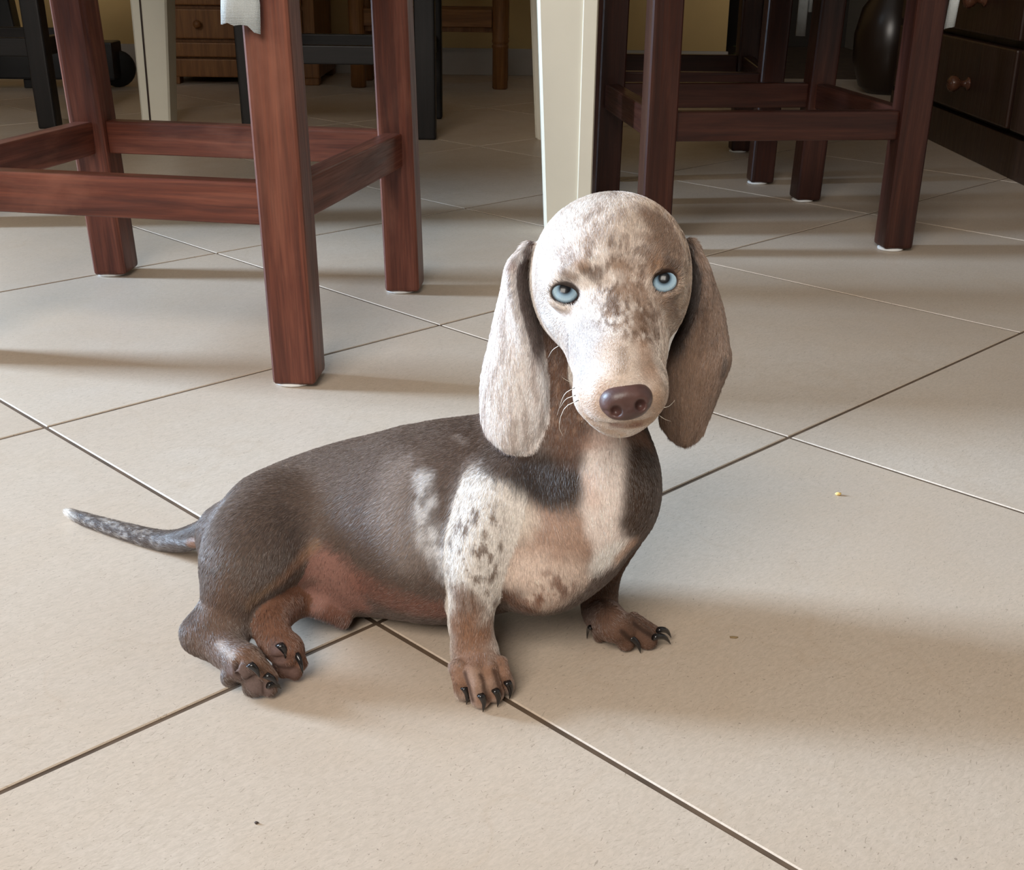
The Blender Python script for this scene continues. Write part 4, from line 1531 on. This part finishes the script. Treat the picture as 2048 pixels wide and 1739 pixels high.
# ---- whiskers
M_WHISK = plain('pale_whisker', (0.75, 0.70, 0.62), 0.4)
for w_ in ([(1143, 765), (1130, 758), (1116, 748)], [(1150, 775), (1128, 790), (1114, 830)], [(1152, 790), (1132, 798), (1120, 815)], [(1158, 800), (1130, 815), (1118, 850), (1126, 872)],
           [(1168, 838), (1152, 860), (1148, 888)], [(1172, 845), (1158, 872), (1152, 900)], [(1180, 850), (1170, 866), (1164, 884)], [(1325, 815), (1338, 812), (1350, 800)],
           [(1318, 830), (1330, 838), (1342, 842)], [(1238, 868), (1240, 878), (1241, 890)], [(1120, 690), (1105, 700), (1096, 715)]):
    st0 = hit(*w_[0])
    if st0 is None: st0 = Z(*w_[0], .60)
    z0_ = optz(st0)
    pw = spline(np.array([Z(x, y, z0_ - .001 + .004 * k) for k, (x, y) in enumerate(w_)]), 9)
    pw[0] = st0
    bm = bmesh.new()
    prev = None
    for k, c in enumerate(pw):
        r = 0.00026 * (1 - 0.8 * k / 8)
        ring = [bm.verts.new(tuple(c - DOG_O + r * (math.cos(a_) * AX_R + math.sin(a_) * AX_U))) for a_ in (0, 2.1, 4.2)]
        if prev:
            for q in range(3): bm.faces.new((prev[q], prev[(q + 1) % 3], ring[(q + 1) % 3], ring[q]))
        prev = ring
    link('whisker', bm_mesh('whisker', bm, True), M_WHISK, dog)

# ---- short coat: real strands combed along the body
guides = [(1225, 690, 0, -1), (1150, 690, -.5, -.9), (1320, 690, .5, -.9), (1220, 570, 0, -1), (1215, 450, .0, -1), (1215, 405, 0, -1), (1110, 500, -.6, -.8), (1340, 490, .6, -.8),
          (1085, 600, -.9, .3), (1362, 590, .9, .3), (1130, 690, -.8, .6), (1170, 800, -.8, .5), (1318, 800, .8, .5), (1245, 862, 0, 1), (1190, 850, -.4, .9), (1290, 845, .4, .9),
          (1150, 560, -.4, -.9), (1310, 540, .4, -.9),
          (1030, 520, -.3, 1), (1020, 640, -.2, 1), (1050, 700, 0, 1), (1030, 800, 0, 1), (1030, 880, 0, 1), (1415, 540, .3, 1), (1420, 640, .1, 1), (1400, 740, -.1, 1), (1375, 850, 0, 1),
          (1120, 760, -.2, 1), (1130, 860, 0, 1), (1215, 900, 0, 1), (1205, 1000, .1, 1), (1110, 1050, .3, .9), (1080, 1180, .1, 1), (1170, 1130, .3, .9), (1290, 940, .2, 1), (1275, 1050, -.2, 1),
          (1060, 950, -.1, 1), (960, 900, -.7, .8), (950, 1010, -.2, 1), (945, 1120, 0, 1), (945, 1220, 0, 1), (950, 1320, 0, 1), (965, 1390, .1, 1),
          (860, 900, -.9, .4), (860, 1020, -.6, .8), (880, 1130, -.5, .85), (760, 960, -.9, .5), (740, 1080, -.8, .6), (800, 1200, -.7, .6), (620, 950, -.95, .4), (640, 1060, -.8, .6), (640, 1160, -.3, .9),
          (520, 980, -.8, .6), (480, 1060, -.6, .8), (500, 1140, -.4, .9), (420, 1110, -.3, 1), (450, 1200, -.4, .9), (400, 1265, .3, .9), (440, 1295, .8, .6), (500, 1330, .7, .7),
          (550, 1240, .1, 1), (575, 1310, .4, .9), (390, 1075, -1, .3), (300, 1075, -1, -.15), (200, 1048, -1, -.3), (145, 1025, -.9, -.5),
          (1200, 1150, 0, 1), (1205, 1210, .2, 1), (1260, 1262, .8, .6), (1300, 1270, .9, .4)]
GP, GV = [], []
for x, y, dx, dy in guides:
    h_ = hit(x, y)
    if h_ is None: continue
    GP.append(h_)
    GV.append(AX_R * dx - AX_U * dy)
GP, GV = np.array(GP), np.array(GV)
FLOW = np.zeros_like(DV)
for k in range(0, len(DV), 20000):
    d2 = ((DV[k:k + 20000, None, :] - GP[None]) ** 2).sum(2) + 4e-6
    w = 1 / d2 ** 2
    FLOW[k:k + 20000] = (w @ GV) / w.sum(1)[:, None]
FLOW -= (FLOW * DN).sum(1)[:, None] * DN
FLOW /= np.maximum(np.linalg.norm(FLOW, axis=1), 1e-6)[:, None]
LEN = np.full(len(DV), 0.0034)
LEN[GID == 1] = 0.0028
muz = sstep(.075, .03, np.linalg.norm(DV - np_, axis=1))
LEN *= 1 - .45 * muz * (GID == 1)
LEN[EAR_ID > 0] = 0.0036
LEN[np.isin(GID, [2, 3])] = 0.0034
LEN[np.isin(GID, [4])] = 0.0037
LEN *= np.where(np.isin(GID, [2, 3, 4, 5]), 0.72 + 0.28 * sstep(.012, .05, DV[:, 2]), 1)
KEEP = np.ones(len(DV))
KEEP *= sstep(.0012, .003, DV[:, 2])
for (ec, tow_, ep, deg_, rx_, ry_) in EYES:
    q_ = (DV - ep) @ cam_axes(deg_).T
    ee = np.sqrt((q_[:, 0] / rx_) ** 2 + (q_[:, 1] / ry_) ** 2)
    KEEP *= np.where(np.abs(q_[:, 2]) < .012, sstep(.98, 1.10, ee), 1)
KEEP *= sstep(-.0002, .0012, nose_sdf(DV))
for pts_, r_, kp in (([(600, 1140), (640, 1130), (690, 1160), (700, 1200), (640, 1190)], 44, .22), ([(462, 1345), (480, 1340), (505, 1370), (530, 1380)], 15, .0), ([(550, 1300), (565, 1335), (585, 1345)], 15, .0)):
    W3 = [w for w in (hit(*p) for p in pts_) if w is not None]
    d = np.min([Cone(a, b, 0, 0).d(DV) for a, b in zip(W3, W3[1:])], 0)
    rm = r_ * mpp(W3[0])
    KEEP *= kp + (1 - kp) * sstep(rm * .7, rm * 1.2, d)
GROOVES = [[(930, 1345), (938, 1372), (945, 1400)], [(961, 1350), (968, 1378), (976, 1402)], [(988, 1340), (996, 1366), (1003, 1388)],
           [(1243, 1262), (1258, 1275), (1272, 1287)], [(1268, 1246), (1286, 1260), (1302, 1270)]]
for gr in GROOVES:
    W3 = [w for w in (hit(*p) for p in gr) if w is not None]
    d = np.min([Cone(a, b, 0, 0).d(DV) for a, b in zip(W3, W3[1:])], 0)
    KEEP *= sstep(.0010, .0024, d)
    LEN *= 1 - .5 * (1 - sstep(.004, .009, d))
NH = 440000
tri = np.concatenate([DQ[:, [0, 1, 2]], DQ[:, [0, 2, 3]]])
ar = np.linalg.norm(np.cross(DV[tri[:, 1]] - DV[tri[:, 0]], DV[tri[:, 2]] - DV[tri[:, 0]]), axis=1)
wgt = ar * KEEP[tri].mean(1) * np.where(np.isin(GID[tri[:, 0]], [1]), 2.0, 1.0)
pick = RNG.choice(len(tri), NH, p=wgt / wgt.sum())
b1, b2 = RNG.random(NH), RNG.random(NH)
sw = b1 + b2 > 1
b1[sw], b2[sw] = 1 - b1[sw], 1 - b2[sw]
BW = np.stack([1 - b1 - b2, b1, b2], 1)
it = lambda A: (A[tri[pick]] * (BW[:, :, None] if A.ndim == 2 else BW)).sum(1)
hp, hn, hf, hc, hl = it(DV), it(DN), it(FLOW), it(CLR), it(LEN)
hn /= np.linalg.norm(hn, axis=1)[:, None]
hf = hf + RNG.normal(0, .13, hf.shape)
hf -= (hf * hn).sum(1)[:, None] * hn
hf /= np.maximum(np.linalg.norm(hf, axis=1), 1e-6)[:, None]
clump = (vnoise(hp, 300, 77) - .5)[:, None] * np.cross(hn, hf) * .25
hf = hf + clump
hf /= np.linalg.norm(hf, axis=1)[:, None]
hl = hl * RNG.uniform(.65, 1.2, NH)
ts = np.array([0, .33, .66, 1.0])
la = RNG.uniform(.16, .34, NH)
lb = la * RNG.uniform(.35, .7, NH)
PT = hp[:, None, :] - hn[:, None, :] * .00012 + hf[:, None, :] * (hl[:, None] * ts)[:, :, None] + hn[:, None, :] * (hl[:, None] * (la[:, None] * ts - lb[:, None] * ts ** 2))[:, :, None]
PT[:, :, 2] = np.maximum(PT[:, :, 2], .0004)
# pale and dark hairs mixed through every patch
val = np.exp(RNG.normal(0, .22, NH))[:, None]
hc = np.clip(hc * val, .004, .85)
pale = (RNG.random(NH) < .10)[:, None]
hc = np.where(pale, hc + .18 * (lin((220, 210, 204)) - hc), hc)
cd = bpy.data.hair_curves.new('coat')
cd.add_curves([4] * NH)
cd.points.foreach_set('position', (PT - DOG_O).astype(np.float32).ravel())
ra = cd.attributes.get('radius') or cd.attributes.new('radius', 'FLOAT', 'POINT')
ra.data.foreach_set('value', np.tile(np.array([.00008, .00008, .00006, .000015], np.float32), NH))
hcol = cd.attributes.new('strand_colour', 'FLOAT_COLOR', 'CURVE')
hcol.data.foreach_set('color', np.concatenate([hc, np.ones((NH, 1))], 1).astype(np.float32).ravel())
th_ = NT('short_hair')
ha = th_.n('ShaderNodeAttribute', attribute_name='strand_colour')
th_.set(Base_Color=ha.outputs['Color'], Roughness=0.42, Specular_IOR_Level=0.95)
cd.materials.append(th_.m)
coat = bpy.data.objects.new('coat', cd)
COL.objects.link(coat)
coat.parent = dog
tag(coat, 'short merle fur of the puppy', kind='stuff')
